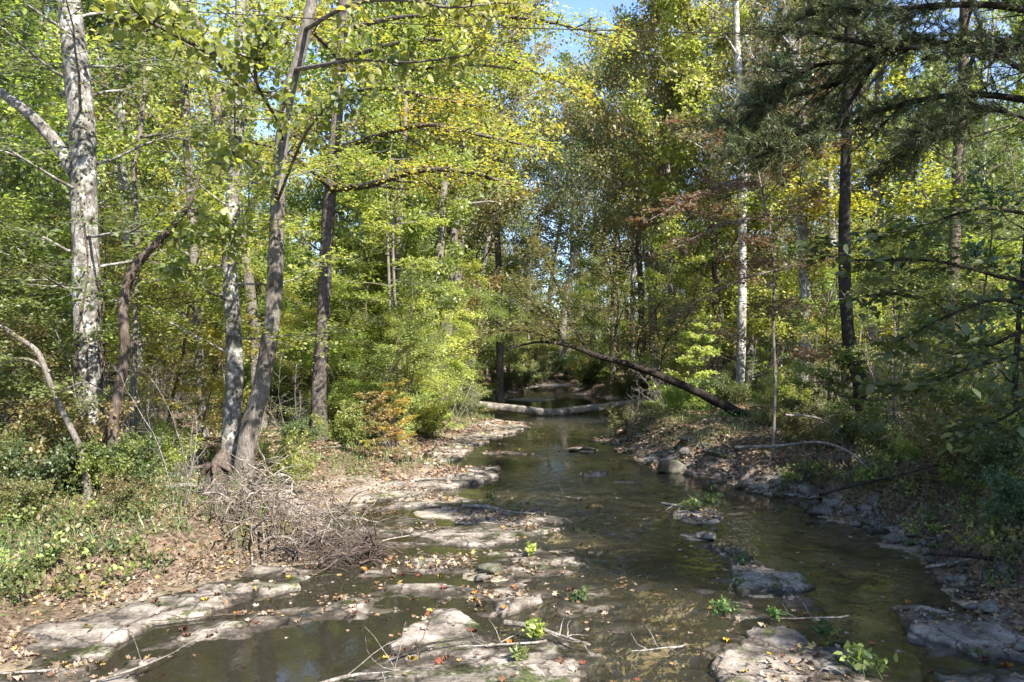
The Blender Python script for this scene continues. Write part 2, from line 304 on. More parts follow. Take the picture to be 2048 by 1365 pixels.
# ------------------------------------------------------------------ terrain
LEFT = [(-4.3, -14), (-4.6, 2), (-4.45, 6.9)] + [W0(*p) for p in [(215, 1215), (360, 1178), (500, 1150), (660, 1128), (690, 1095), (650, 1050), (655, 1012), (760, 1000), (840, 975), (985, 950), (985, 940), (900, 930), (830, 915), (900, 890), (960, 870), (1045, 845), (960, 835), (930, 822), (900, 808), (985, 795), (1020, 788), (1050, 780), (1085, 772)]] + [(7, 81), (22, 87), (70, 93)]
RIGHT = [(5.2, -14), (4.9, 2), (4.8, 7)] + [W0(*p) for p in [(2048, 1280), (1960, 1230), (1890, 1180), (1860, 1130), (1790, 1075), (1700, 1045), (1620, 1025), (1660, 1000), (1480, 978), (1440, 960), (1330, 945), (1280, 915), (1200, 880), (1260, 860), (1180, 845), (1330, 833), (1400, 822), (1250, 800), (1150, 790), (1150, 778), (1160, 771)]] + [(24, 79.5), (70, 85)]
STREAM = LEFT + RIGHT[::-1]
_ly = np.array([p[1] for p in LEFT]); _lx = np.array([p[0] for p in LEFT]); _ry = np.array([p[1] for p in RIGHT]); _rx = np.array([p[0] for p in RIGHT])
def centre(y):
    o1 = np.argsort(_ly); o2 = np.argsort(_ry)
    return .5 * (np.interp(y, _ly[o1], _lx[o1]) + np.interp(y, _ry[o2], _rx[o2]))
BARS = [(930, 1026, 115, 13, .06), (1010, 1042, 110, 9, .06), (900, 1000, 90, 8, .035), (1160, 900, 45, 6, .07), (1188, 948, 28, 7, .06), (1390, 1030, 55, 16, .06), (1085, 1118, 85, 20, .03),
        (1530, 1180, 80, 30, .02), (1010, 907, 60, 4, .03), (1250, 965, 30, 3, .03), (1080, 1062, 60, 8, .04), (830, 1135, 80, 10, -.02), (1390, 1075, 35, 8, .03), (1065, 800, 45, 3, .1), (980, 1150, 60, 15, .03), (1300, 900, 70, 10, .08)]
def height(x, y):
    x = np.asarray(x, float); y = np.asarray(y, float)
    d = sdf(STREAM, x, y) + .34 * fbm(x * 1.1, y * 1.1, 3) * np.clip(y / 8, .4, 2) + .16 * fbm(x * 4, y * 4, 9)
    side = 1 / (1 + np.exp(-(x - centre(y)) * 3))
    l = np.interp(d, [0, .4, 1.0, 1.9, 3.5, 9, 40, 120], [0, .05, .10, .42, .62, .9, 2.2, 9])
    l = np.where(y < 14.5, np.interp(d, [0, .3, .7, 1.05, 3.2, 9, 40, 120], [0, .04, .13, .44, .66, .9, 2.2, 9]), l)
    r = np.interp(d, [0, .25, .7, 1.4, 3, 8, 40, 120], [0, .06, .25, .85, 1.1, 1.25, 2.4, 8])
    land = l * (1 - side) + r * side
    land = land + np.clip(d, 0, 2) * .09 * fbm(x * .8, y * .8, 21) + np.clip(d, 0, .6) * .06 * fbm(x * 5, y * 5, 5)
    bed = np.interp(-d, [0, .25, 1, 3], [0, -.05, -.09, -.13]) + np.clip(-d, 0, .5) * .11 * fbm(x * 1.6, y * 1.1, 33) + .015 * fbm(x * 8, y * 8, 4)
    h = np.where(d > 0, land, bed)
    for (px, py, rx, ry, top) in BARS:
        top -= .02; cx, cy_ = W0(px, py); wx = rx * cy_ / FPX; wy = ry * cy_ * cy_ / (CH * FPX)
        q = np.sqrt(((x - cx) / wx) ** 2 + ((y - cy_) / wy) ** 2) + .45 * fbm(x * 2.5, y * 1.7, 41)
        h = np.where(q < 1.25, np.maximum(h, np.interp(q, [0, .8, 1.25], [top, top * .6, -.16]) + .02 * fbm(x * 9, y * 9, 8)), h)
    return h
# slabs of bedrock: outline in photo pixels, top height
def slab_poly(pts, z): return [W0(px, py, z) for px, py in pts]
SLABS = [
 ([(560, 1430), (640, 1340), (720, 1318), (790, 1283), (795, 1242), (868, 1208), (965, 1220), (1010, 1258), (1120, 1246), (1200, 1283), (1217, 1310), (1178, 1346), (1150, 1430)], .10, 'wide pale bedrock slab covered in leaves at the bottom centre of the creek'),
 ([(848, 1190), (880, 1178), (912, 1184), (896, 1200), (862, 1203)], .06, 'small grey flat stone just above the wide pale slab'),
 ([(985, 1198), (1008, 1178), (1085, 1170), (1090, 1188), (1040, 1204), (1005, 1222), (988, 1216)], .13, 'grey ledge block with undercut end beside the dark ripples'),
 ([(828, 1068), (870, 1050), (1000, 1038), (1118, 1036), (1140, 1046), (1062, 1064), (965, 1084), (870, 1082)], .08, 'long low grey ledge under the leaf covered bar in mid creek'),
 ([(1458, 1112), (1502, 1106), (1560, 1124), (1640, 1150), (1632, 1160), (1590, 1166), (1545, 1158), (1480, 1172), (1452, 1145)], .16, 'tilted grey slab with a squared dark end in the right pool'),
 ([(1395, 1430), (1440, 1345), (1425, 1298), (1488, 1240), (1572, 1230), (1645, 1270), (1702, 1312), (1765, 1362), (1830, 1430)], .12, 'pale domed slab with green tufts at the bottom right of the creek'),
 ([(1756, 1196), (1832, 1188), (1900, 1213), (2048, 1252), (2150, 1300), (2080, 1318), (1930, 1288), (1850, 1268), (1800, 1236)], .10, 'long pale slab with moss patches by the right shore'),
 ([(1845, 1284), (1920, 1290), (2010, 1308), (1985, 1322), (1880, 1306)], .05, 'thin grey slab just below the long mossy slab on the right'),
 ([(100, 1300), (135, 1262), (215, 1240), (232, 1252), (212, 1275), (160, 1296)], .12, 'rounded grey slab nearest the green bank at lower left'),
 ([(155, 1372), (232, 1302), (330, 1286), (345, 1296), (300, 1322), (262, 1385)], .10, 'pale slab running out of the bottom left corner'),
 ([(380, 1168), (405, 1156), (460, 1148), (448, 1178), (412, 1190)], .09, 'pale sunlit slab below the driftwood on the left'),
 ([(412, 1222), (425, 1206), (478, 1194), (470, 1212), (430, 1230)], .06, 'narrow slab pointing into the left pool'),
 ([(62, 1240), (150, 1222), (290, 1202), (312, 1210), (290, 1228), (170, 1242), (90, 1252)], .08, 'long thin grey slab along the foot of the weedy bank'),
 ([(556, 1142), (600, 1130), (640, 1134), (612, 1148), (566, 1152)], .07, 'small pale slab at the foot of the brush pile'),
 ([(1060, 1100), (1100, 1092), (1166, 1100), (1168, 1118), (1130, 1134), (1090, 1124)], .08, 'mossy ledge dividing the pool from the ripples in mid creek'),
 ([(780, 968), (830, 962), (836, 970), (790, 980), (720, 988), (700, 980)], .10, 'thin dark edged ledge at the left bar'),
 ([(815, 945), (880, 935), (985, 938), (992, 948), (900, 956), (840, 956)], .08, 'sunlit stone shelf strewn with leaves on the left bar'),
 ([(845, 860), (960, 850), (1040, 842), (1052, 848), (980, 862), (870, 876)], .12, 'bright stony shelf jutting from the left shore before the log'),
]
LOW = [
 ([(320, 1245), (480, 1192), (700, 1150), (850, 1092), (1000, 1062), (1150, 1080), (1172, 1140), (1065, 1165), (1060, 1205), (990, 1240), (800, 1242), (760, 1290), (600, 1330), (480, 1440), (150, 1440), (240, 1300)], .01, 'broad shelf of shallow bedrock between the left bank and the wide slab'),
 ([(1225, 1115), (1460, 1085), (1640, 1185), (1700, 1250), (1760, 1350), (1840, 1440), (1290, 1440), (1370, 1310), (1440, 1240), (1390, 1190), (1270, 1155)], .012, 'broad shallow bedrock around the domed slab and the tilted slab'),
 ([(640, 1022), (830, 998), (1070, 1016), (1160, 1048), (1000, 1092), (860, 1100), (690, 1070)], .022, 'shallow leafy bedrock around the long ledge'),
 ([(1800, 1240), (1960, 1260), (2200, 1330), (2300, 1440), (1900, 1440), (1840, 1330)], .035, 'shallow rough bedrock in the bottom right corner'),
 ([(40, 1260), (330, 1190), (520, 1160), (620, 1170), (470, 1215), (330, 1250), (220, 1330), (150, 1440), (-60, 1440), (-60, 1300)], .03, 'broken bedrock shelf along the left bank foot')]
LOW += [([(300, 1180), (520, 1138), (690, 1110), (760, 1060), (640, 1010), (760, 985), (900, 975), (1000, 990), (960, 1030), (1000, 1060), (850, 1100), (700, 1150), (480, 1200)], -.004, 'shallow leaf strewn bedrock between the brush pile and the left bar'),
 ([(690, 985), (760, 962), (860, 935), (1000, 930), (1010, 950), (900, 975), (800, 1000)], .06, 'sunlit stony shelf with leaf litter along the left bar'),
 ([(860, 930), (860, 895), (930, 868), (1040, 845), (1060, 852), (960, 885), (920, 915)], .08, 'sunlit tan shelf running back from the left bar toward the log'),
 ([(1000, 1200), (1170, 1130), (1280, 1150), (1330, 1230), (1230, 1300), (1130, 1250)], -.035, 'submerged bedrock under the ripples')]
NLOW = len(SLABS); SLABS += LOW
SL = []
def slab_height(i, x, y):
    poly, top = SL[i]
    d = sdf(poly, x, y) + .16 * fbm(x * 1.5, y * 1.7, 50 + i) + .07 * fbm(x * 5, y * 5, 60 + i) + .02 * fbm(x * 18, y * 18, 3)
    tilt = -.03 + .05 * fbm(x * .8, y * .9, 70 + i) + .016 * np.floor(3.5 * fbm(x * 1.4, y * 1.4, 80 + i, 3)) + .007 * fbm(x * 12, y * 12, 6)
    if i >= NLOW:
        d = d + .25 * fbm(x * 1.2, y * 1.2, 20 + i) + .1 * fbm(x * 3.3, y * 3.3, 25 + i)
        w_ = fbm(x * .9 + .35 * y, y * 1.5, 70 + i); tilt = -.008 + .075 * w_ + .02 * np.floor(4 * fbm(x * 1.1, y * 2.2, 80 + i, 3)) + .008 * fbm(x * 11, y * 11, 6); tilt = .06 * np.tanh(tilt / .06) + .0017 * (i - NLOW)
    bs = -.14 - .003 * i; z = bs + (top - bs + tilt) * np.clip((-d) / (.11 if i >= NLOW else .075), 0, 1) ** .8
    return d, z
for pts, top, lab in SLABS: SL.append((slab_poly(pts, top), top * (.75 if top > .06 else 1)))
for i, (pts, top, lab) in enumerate(SLABS):
    poly = np.array(SL[i][0]); x0, y0 = poly.min(0) - .15; x1, y1 = poly.max(0) + .2
    st = .03 if (y1 - y0) < 6 and i < NLOW else .035
    xs = np.arange(x0, x1, st); ys = np.arange(y0, y1, st * 1.1); X, Y = np.meshgrid(xs, ys)
    d, Z = slab_height(i, X, Y); keep = d < .03
    q = keep[:-1, :-1] & keep[1:, :-1] & keep[:-1, 1:] & keep[1:, 1:]
    nx = len(xs); I, J = np.nonzero(q); b = I * nx + J
    F = np.stack([b, b + 1, b + nx + 1, b + nx], 1)
    used, inv = np.unique(F, return_inverse=True); V = np.stack([X.ravel(), Y.ravel(), Z.ravel()], 1)[used]
    tag(link('flat_rock', mesh_np('flat_rock', V, inv.reshape(-1, 4), np.arange(len(F)) * 4, M['slab'], True)), lab, 'rock slab', 'bedrock slabs in the creek')
def surf(x, y):
    h = height(x, y) if len(x) < 5 else gz(x, y); on = np.zeros(x.shape, bool)
    for i in range(len(SL)):
        p = np.array(SL[i][0]); m = (x > p[:, 0].min()) & (x < p[:, 0].max()) & (y > p[:, 1].min()) & (y < p[:, 1].max())
        if m.any():
            d, z = slab_height(i, x[m], y[m]); idx = np.nonzero(m)[0]; k = (d < -.05) & (z > h[idx])
            h[idx[k]] = z[k]; on[idx[k]] = True
    return h, on

ys = np.concatenate([np.arange(-14, 5, .4), 5 * 1.0062 ** np.arange(0, 530)]); ys = np.append(ys, [150, 180, 230, 320])
s = np.linspace(-1, 1, 460); s = np.concatenate([[-12, -5, -3, -2, -1.5, -1.2], s, [1.2, 1.5, 2, 3, 5, 12]])
Yg, Sg = np.meshgrid(ys, s, indexing='ij'); Xg = Sg * (np.maximum(Yg, 0) * .72 + 5); Zg = height(Xg, Yg)
def gz(x, y):
    """fast ground height, read back from the terrain grid"""
    x = np.atleast_1d(np.asarray(x, float)); y = np.clip(np.atleast_1d(np.asarray(y, float)), ys[0], ys[-1] - .01)
    j = np.clip(np.searchsorted(ys, y) - 1, 0, len(ys) - 2); fy = (y - ys[j]) / (ys[j + 1] - ys[j]); r = 0
    for dj, w_ in ((0, 1 - fy), (1, fy)):
        sx = x / (np.maximum(ys[j + dj], 0) * .72 + 5); i = np.clip(np.searchsorted(s, sx) - 1, 0, len(s) - 2); fx = np.clip((sx - s[i]) / (s[i + 1] - s[i]), 0, 1)
        r = r + w_ * (Zg[j + dj, i] * (1 - fx) + Zg[j + dj, i + 1] * fx)
    return r
def g1(x, y): return float(gz(x, y)[0])
def ground_at(px, py):
    Y = np.geomspace(4, 160, 1500); X = (px - 1024) / FPX * Y; ray = CH - (py - HZ) / FPX * Y
    k = int(np.argmax(ray <= gz(X, Y))); k = k or 1499
    return float(X[k]), float(Y[k]), g1(X[k], Y[k])
stone = np.zeros_like(Xg)
d = sdf(STREAM, Xg, Yg); sideL = Xg < centre(Yg)
stone = np.clip(1.1 - d / np.where(sideL, 1.1, .6) + 1.1 * fbm(Xg * 1.2, Yg * 1.2, 90) + .4 * fbm(Xg * 7, Yg * 7, 91) - .8 * (Yg < 13.5), 0, 1)
nx = len(s); I, J = np.meshgrid(np.arange(len(ys) - 1), np.arange(nx - 1), indexing='ij'); b = (I * nx + J).ravel()
tag(link('ground', mesh_np('ground', np.stack([Xg, Yg, Zg], -1).reshape(-1, 3), np.stack([b, b + 1, b + nx + 1, b + nx], 1), np.arange(len(b)) * 4, M['ground'], True, {'stone': ('POINT', stone.ravel())})), kind='structure')

# water sheet with a riffle mask as an attribute
wy = np.concatenate([np.arange(-14, 6, .25), 6 * 1.0052 ** np.arange(0, 585)]); ws = np.concatenate([np.linspace(-1, -.42, 30), np.linspace(-.41, .41, 260), np.linspace(.42, 1, 30)])
Yw, Sw = np.meshgrid(wy, ws, indexing='ij'); Xw = Sw * 12 + centre(Yw) * .9
Xw[Yw > 80] = (Sw * 40 + 30)[Yw > 80]
rif = np.zeros_like(Xw)
for (px, py, rx, ry, a) in [(1270, 1280, 190, 130, 1.), (1230, 1050, 200, 40, .8), (1180, 1130, 130, 40, .6), (1150, 990, 180, 40, .5), (1150, 840, 110, 14, .7), (1330, 1180, 100, 60, .6), (1120, 910, 200, 8, .5), (1090, 1200, 60, 60, .5), (1700, 1150, 250, 120, .14), (1100, 790, 100, 5, .5), (1450, 1060, 180, 60, .2)]:
    cx, cy_ = W0(px, py); wx = rx * cy_ / FPX; wy_ = ry * cy_ * cy_ / (CH * FPX)
    rif = np.maximum(rif, a * np.exp(-(((Xw - cx) / wx) ** 2 + ((Yw - cy_) / wy_) ** 2)))
rif = np.clip(rif * (1 + 1.1 * fbm(Xw * 1.5, Yw * .7, 55)), 0, 1)
wx_ = Xw + .25 * fbm(Xw * 1.7, Yw * 1.7, 31); wy2 = Yw + .25 * fbm(Xw * 1.7, Yw * 1.7, 32)
Zw = rif * (.055 * fbm(wx_ * 3.2, wy2 * 4.6, 56, 2) + .017 * fbm(wx_ * 8, wy2 * 11, 57, 2)) * np.clip(1.4 - Yw / 45, .0, 1)
nx = len(ws); I, J = np.meshgrid(np.arange(len(wy) - 1), np.arange(nx - 1), indexing='ij'); b = (I * nx + J).ravel()
tag(link('water', mesh_np('water', np.stack([Xw, Yw, Zw], -1).reshape(-1, 3), np.stack([b, b + 1, b + nx + 1, b + nx], 1), np.arange(len(b)) * 4, M['water'], True, {'riffle': ('POINT', rif.ravel())})), kind='structure')

# ------------------------------------------------------------------ tree growth
def seg(p, d, Ln, n, wob, up=0., rng=R):
    pts = [np.array(p, float)]; d = np.array(d, float); d /= np.linalg.norm(d)
    for i in range(n):
        d = d + rng.normal(0, wob, 3); d[2] += up; d /= np.linalg.norm(d); pts.append(pts[-1] + d * Ln / n)
    return np.array(pts)
def at_t(pts, t):
    k = t * (len(pts) - 1); i = min(int(k), len(pts) - 2); f = k - i
    return pts[i] * (1 - f) + pts[i + 1] * f, nrm(pts[i + 1] - pts[i])
class Anch:
    def __init__(s): s.p = []; s.d = []
    def twig(s, pts, n, rng, spread):
        k = rng.random(n) ** .8 * (len(pts) - 1); i = np.minimum(k.astype(int), len(pts) - 2); f = (k - i)[:, None]
        pp = pts[i] * (1 - f) + pts[i + 1] * f
        s.p.append(pp + rng.normal(0, spread, (n, 3))); s.d.append(pts[i + 1] - pts[i])
    def get(s): return np.concatenate(s.p), nrm(np.concatenate(s.d))
def limb(T, A, p, d, Ln, r, rng, flat=False, nsub=6, ntw=5, nl=9, wob=.12, up=.03, spread=.05, tube=True, sub_l=.45):
    pts = seg(p, d, Ln, 6, wob, up, rng)
    T.add(pts, np.linspace(r, r * .25, 7), 5)
    side_branches(T, A, pts, Ln, r, rng, flat, nsub, ntw, nl, spread, sub_l)
    return pts
def side_branches(T, A, pts, Ln, r, rng, flat, nsub, ntw, nl, spread, sub_l=.45, t0=.2):
    for j in range(nsub):
        t = t0 + (1 - t0) * (j + rng.random()) / nsub; q, dd = at_t(pts, t)
        sg = 1 if j % 2 else -1
        perp = nrm(np.cross(dd, [0, 0, 1]) + 1e-6) * sg
        if flat: d2 = dd * .7 + perp * .8 + [0, 0, rng.normal(0, .07)]
        else: d2 = dd * .6 + perp * rng.uniform(.2, .9) + rng.normal(0, .35, 3) + [0, 0, .15]
        l2 = Ln * sub_l * (1.1 - .6 * t) * rng.uniform(.7, 1.2)
        sp = seg(q, d2, l2, 4, .12, 0 if flat else .03, rng); T.add(sp, np.linspace(r * .35, r * .12, 5), 4, capend=False)
        for k in range(ntw):
            t2 = .15 + .85 * (k + rng.random()) / ntw; q2, d3 = at_t(sp, t2); s2 = 1 if k % 2 else -1
            pp = nrm(np.cross(d3, [0, 0, 1]) + 1e-6) * s2
            if flat: d4 = d3 * .6 + pp * .8 + [0, 0, rng.normal(0, .08) - .03]
            else: d4 = d3 * .5 + pp * .5 + rng.normal(0, .45, 3)
            l3 = l2 * .45 * rng.uniform(.6, 1.2)
            tw = seg(q2, d4, l3, 3, .1, 0, rng); T.add(tw, np.linspace(max(r * .1, .003), .002, 4), 3, capend=False)
            A.twig(tw, nl, rng, spread)
        A.twig(sp, nl, rng, spread)
def leafset(A, rng, size, flat, droop=.2, var=.5, clump=True):
    p, d = A.get(); N = len(p)
    if flat:
        ax = d * .5 + rng.normal(0, .6, (N, 3)) * [1, 1, .2] + [0, 0, -droop * .5]; nm = rng.normal(0, .42, (N, 3)) + [0, 0, 1]
    else:
        ax = d * .4 + rng.normal(0, .7, (N, 3)) + [0, 0, -droop]; nm = rng.normal(0, .6, (N, 3)) + [0, 0, .9]
    sz = size * rng.uniform(1 - var, 1 + var, N)
    c = fbm(p[:, 0] * .5 + 20, p[:, 2] * .7 + p[:, 1] * .4 + 9, int(rng.integers(99)), 3) * .5 + .5 if clump else 0
    r = np.clip(.5 * rng.random(N) + (.9 * c - .15 if clump else .5 * rng.random(N)), 0, 1)
    return p, ax, nm, sz, r

def make_proto(kind, seed):
    """returns (wood tubes, leaf data, template)"""
    rng = np.random.default_rng(seed); T = Tubes(); A = Anch()
    if kind in ('tall', 'airy'):
        H = 20.; r = .2
        tr = seg((0, 0, -.3), (rng.normal(0, .03), rng.normal(0, .03), 1), H, 12, .035, .03, rng)
        rad = np.interp(np.linspace(0, 1, 13), [0, .03, .5, 1], [r * 1.35, r, r * .7, r * .12]); T.add(tr, rad, 9, .08, seed)
        nl = 26 if kind == 'tall' else 20
        for i in range(nl):
            t = .13 + .85 * (i / nl) ** 1.05 if kind == 'tall' else .38 + .6 * i / nl
            q, dd = at_t(tr, t); az = i * 2.4 + rng.normal(0, .4); el = rng.uniform(.15, .55) + .5 * (t - .3)
            Ln = (4.3 if kind == 'tall' else 4.6) * (1.15 - .75 * abs(t - .45) * 1.3) * rng.uniform(.7, 1.15) * (.35 + .65 * min(1, (1 - t) * 3.0))
            limb(T, A, q, (math.cos(az) * math.cos(el), math.sin(az) * math.cos(el), math.sin(el)), Ln, .06 * (1.1 - t * .7), rng, False, 7, 5, 30 if kind == 'tall' else 16, .13, .05, .18)
        return T, leafset(A, rng, .15 if kind == 'tall' else .13, False)
    if kind == 'under':
        H = 7.; r = .05
        tr = seg((0, 0, -.1), (rng.normal(0, .12), rng.normal(0, .12), 1), H, 10, .09, .03, rng); T.add(tr, np.linspace(r, .012, 11), 7)
        nl = 19
        for i in range(nl):
            t = .16 + .8 * (i + rng.random()) / nl; q, dd = at_t(tr, min(t, .98)); az = rng.uniform(0, 6.28); el = rng.uniform(-.1, .75) * (.5 + t * .6)
            Ln = (1.2 + 2.0 * math.sin(math.pi * min(1, .15 + t * .8))) * rng.uniform(.45, 1.1)
            limb(T, A, q, (math.cos(az) * math.cos(el), math.sin(az) * math.cos(el), math.sin(el)), Ln, .016, rng, True, 8, 4, 13, .14, -.015, .09)
        return T, leafset(A, rng, .1 * [.72, 1.15, .85, 1., .62][seed % 5], True)
    if kind == 'sapling':
        H = 3.; tr = seg((0, 0, -.05), (rng.normal(0, .12), rng.normal(0, .12), 1), H, 8, .07, .02, rng); T.add(tr, np.linspace(.02, .005, 9), 6)
        for i in range(16):
            t = .12 + .86 * i / 16; q, dd = at_t(tr, t); az = i * 2.4; el = rng.uniform(0, .5)
            limb(T, A, q, (math.cos(az) * math.cos(el), math.sin(az) * math.cos(el), math.sin(el)), .95 * (1.1 - .6 * t) * rng.uniform(.7, 1.2), .007, rng, True, 5, 3, 12, .1, 0, .03)
        return T, leafset(A, rng, .085, True)
    if kind == 'bare':
        for i in range(5):
            st = seg((rng.normal(0, .15), rng.normal(0, .15), -.05), (rng.normal(0, .35), rng.normal(0, .35), 1), rng.uniform(1.2, 3.4), 9, .11, .0, rng); T.add(st, np.linspace(.013, .004, 10), 5)
            side_branches(T, A, st, 1.4, .012, rng, False, 11, 5, 0 if i else 1, .03, .5)
        return T, leafset(A, rng, .06, False)
    if kind == 'bush':
        for i in range(13):
            az = rng.uniform(0, 6.28); el = rng.uniform(.6, 1.4)
            limb(T, A, (rng.normal(0, .12), rng.normal(0, .12), 0), (math.cos(az) * math.cos(el), math.sin(az) * math.cos(el), math.sin(el)), rng.uniform(.9, 1.7), .012, rng, False, 7, 3, 20, .12, -.03, .05)
        return T, leafset(A, rng, .06, False)

def tree_proto(kind, seed, wood, leaf, tpl='quad'):
    T, (p, ax, nm, sz, r) = make_proto(kind, seed)
    return T.mesh('trunk', M[wood]), leaves('crown', tpl, p, ax, nm, sz, M[leaf], r)
def place(name, protos, x, y, z, sc, rz, label, cat, group, tilt=(0, 0), parts=('trunk', 'crown')):
    e = empty(name, (x, y, z), label, cat, group); e.rotation_euler = (tilt[0], tilt[1], rz); e.scale = (sc[0], sc[0], sc[1])
    link(parts[0], protos[0], e); link(parts[1], protos[1], e); return e
def relook(pr, wood, leaf):
    """same shapes with other materials"""
    a, b = pr[0].copy(), pr[1].copy(); a.materials.clear(); a.materials.append(M[wood]); b.materials.clear(); b.materials.append(M[leaf]); return (a, b)

tallA = [tree_proto('tall', 100 + i, 'bk_grey', 'lf_green') for i in range(3)]
airy = [tree_proto('airy', 120 + i, 'bk_pale', 'lf_olive') for i in range(2)]
under = [tree_proto('under', 140 + i, 'twig', 'lf_bright') for i in range(5)]
sapl = [tree_proto('sapling', 160 + i, 'twig', 'lf_bright') for i in range(2)]
bare = [tree_proto('bare', 170 + i, 'bk_dead', 'lf_olive') for i in range(3)]
bush = [tree_proto('bush', 180 + i, 'twig', 'lf_green') for i in range(2)]
VAR = {}
def var(base, i, wood, leaf):
    k = (id(base), i, wood, leaf)
    if k not in VAR: VAR[k] = relook(base[i], wood, leaf)
    return VAR[k]

# ---- background trees
taken = []
def free(x, y, r):
    for a, b in taken:
        if (a - x) ** 2 + (b - y) ** 2 < r * r: return False
    return True
def scatter(n, y0, y1, rmin, sdmin, cond, ex=1.0, power=1.0):
    out = []; tries = 0
    while len(out) < n and tries < n * 60:
        tries += 1
        y = y0 + (y1 - y0) * R.random() ** power; x = R.uniform(-1, 1) * (y * .67 * ex + 3)
        s_ = float(sdf(STREAM, np.array([x]), np.array([y]))[0])
        pp_ = pxof(x, y)
        if y < 24 and 1150 < pp_ < 1570: continue
        if y < 22.5 and 365 < pp_ < 690 and (y < 16 or R.random() < .85): continue
        if s_ < sdmin or not cond(x, y) or not free(x, y, rmin): continue
        taken.append((x, y)); out.append((x, y, g1(x, y)))
    return out
def pxof(x, y): return 1024 + x / y * FPX
def region(x, y):
    s_ = 'left' if x < float(centre(np.array(y))) else 'right'
    dd = 'just behind the' if y < 26 else ('deeper in the woods behind the' if y < 48 else 'far back in the woods on the')
    return s_, f'{dd} {s_} bank'
WOODS = ['bk_grey', 'bk_pale', 'bk_white', 'bk_brown', 'bk_grey']
def pxof(x, y): return 1024 + x / y * FPX
def corridor(x, y): return 1060 < pxof(x, y) < 1420
i = 0
for (x, y, z) in scatter(130, 20, 112, 2.9, 1.5, lambda x, y: not (y < 32 and R.random() < .45) and not (corridor(x, y) and y < 50) and not (x > 0 and y < 26), 1.05, .85):
    sd, reg = region(x, y)
    if corridor(x, y) or (x > 0 and R.random() < .35) or R.random() < .15:
        wd = ['bk_pale', 'bk_grey'][i % 2]; pr = var(airy, i % 2, wd, ['lf_olive', 'lf_green', 'lf_olive'][i % 3]); kind = 'airy'
    else:
        lf = (['lf_green', 'lf_yellow', 'lf_bright', 'lf_green', 'lf_olive', 'lf_bright'] if sd == 'left' else ['lf_green', 'lf_bright', 'lf_green', 'lf_olive', 'lf_bright'])[R.integers(5)]
        pr = var(tallA, i % 3, WOODS[i % 5], lf); kind = 'leafy'
    sc = R.uniform(.75, 1.1)
    if y > 70: sc *= .8
    place('forest_tree', pr, x, y, z - .1, (sc, sc * R.uniform(.95, 1.15)), R.uniform(0, 6.28), f'tall {kind} woodland tree {reg}', 'tree', f'tall {kind} trees {reg}', (R.normal(0, .03), R.normal(0, .03))); i += 1
i = 0
for (x, y, z) in scatter(240, 14.5, 105, 1.3, .9, lambda x, y: not (corridor(x, y) and y < 26) and not (y < 21 and x > 0), 1.0, .75):
    sd, reg = region(x, y)
    lf = ['lf_bright', 'lf_bright', 'lf_green', 'lf_yellow', 'lf_bright', 'lf_olive'][R.integers(6)]
    sc = R.uniform(.7, 1.4)
    place('understory_tree', var(under, i % 5, 'twig', lf), x, y, z, (sc, sc * R.uniform(.85, 1.15)), R.uniform(0, 6.28), f'slender understory tree with flat leaf layers {reg}', 'young tree', f'understory trees {reg}', (R.normal(0, .06), R.normal(0, .06))); i += 1
i = 0
for (x, y, z) in scatter(110, 11, 60, 1.1, .7, lambda x, y: not (y < 13 and abs(x) < 3), 1.0, .9):
    sd, reg = region(x, y)
    lf = ['lf_bright', 'lf_green', 'lf_olive', 'lf_yellow', 'lf_green'][R.integers(5)]
    sc = R.uniform(.5, 1.1)
    place('sapling', var(sapl, i % 2, 'twig', lf), x, y, z, (sc, sc), R.uniform(0, 6.28), f'thin leafy sapling {reg}', 'sapling', f'saplings {reg}', (R.normal(0, .1), R.normal(0, .1))); i += 1
i = 0
for (x, y, z) in scatter(150, 10.5, 62, .9, .55, lambda x, y: True, 1.0, .9):
    sd, reg = region(x, y)
    lf = ['lf_green', 'lf_bright', 'lf_olive', 'lf_green'][R.integers(4)]
    sc = R.uniform(.45, .95)
    place('bush', var(bush, i % 2, 'twig', lf), x, y, z, (sc, sc * .9), R.uniform(0, 6.28), f'low tangled shrub {reg}', 'shrub', f'shrubs {reg}', parts=('stem', 'foliage')); i += 1
for k, (X, Y, sc, tl, lf, lab) in enumerate([(-3.2, 36, 1.25, .16, 'lf_olive', 'tall olive tree leaning over the creek from the left shore'), (7.4, 40, 1.2, -.1, 'lf_olive', 'tall olive tree leaning left over the creek'), (-3.6, 44, 1.4, .13, 'lf_olive', 'tallest olive tree leaning right over the creek behind the log'), (8.6, 46, 1.3, -.15, 'lf_green', 'tall green tree leaning left over the log'), (-3.4, 31, 1.15, .17, 'lf_yellow', 'yellowing tall tree leaning over the left bar'), (5.2, 88, 1.95, .02, 'lf_olive', 'towering tree behind the last water of the creek'), (8.2, 93, 1.85, -.03, 'lf_green', 'towering green tree beyond the last water of the creek'), (3.5, 92, 1.7, 0, 'lf_olive', 'very tall tree beyond the creek head'), (10, 95, 1.6, .03, 'lf_green', 'very tall green tree beyond the creek head'), (-1, 90, 1.5, .05, 'lf_green', 'very tall green tree left of the creek head'), (-3.6, 55, 1.35, .1, 'lf_green', 'tall green tree leaning over the far creek from the left')]):
    place('forest_tree', var(airy, k % 2, 'bk_grey', lf), X, Y, g1(X, Y) - .1, (sc, sc), .3 * k - .5, lab, 'tree', 'tall trees around the sky gap', (R.normal(0, .03), tl))
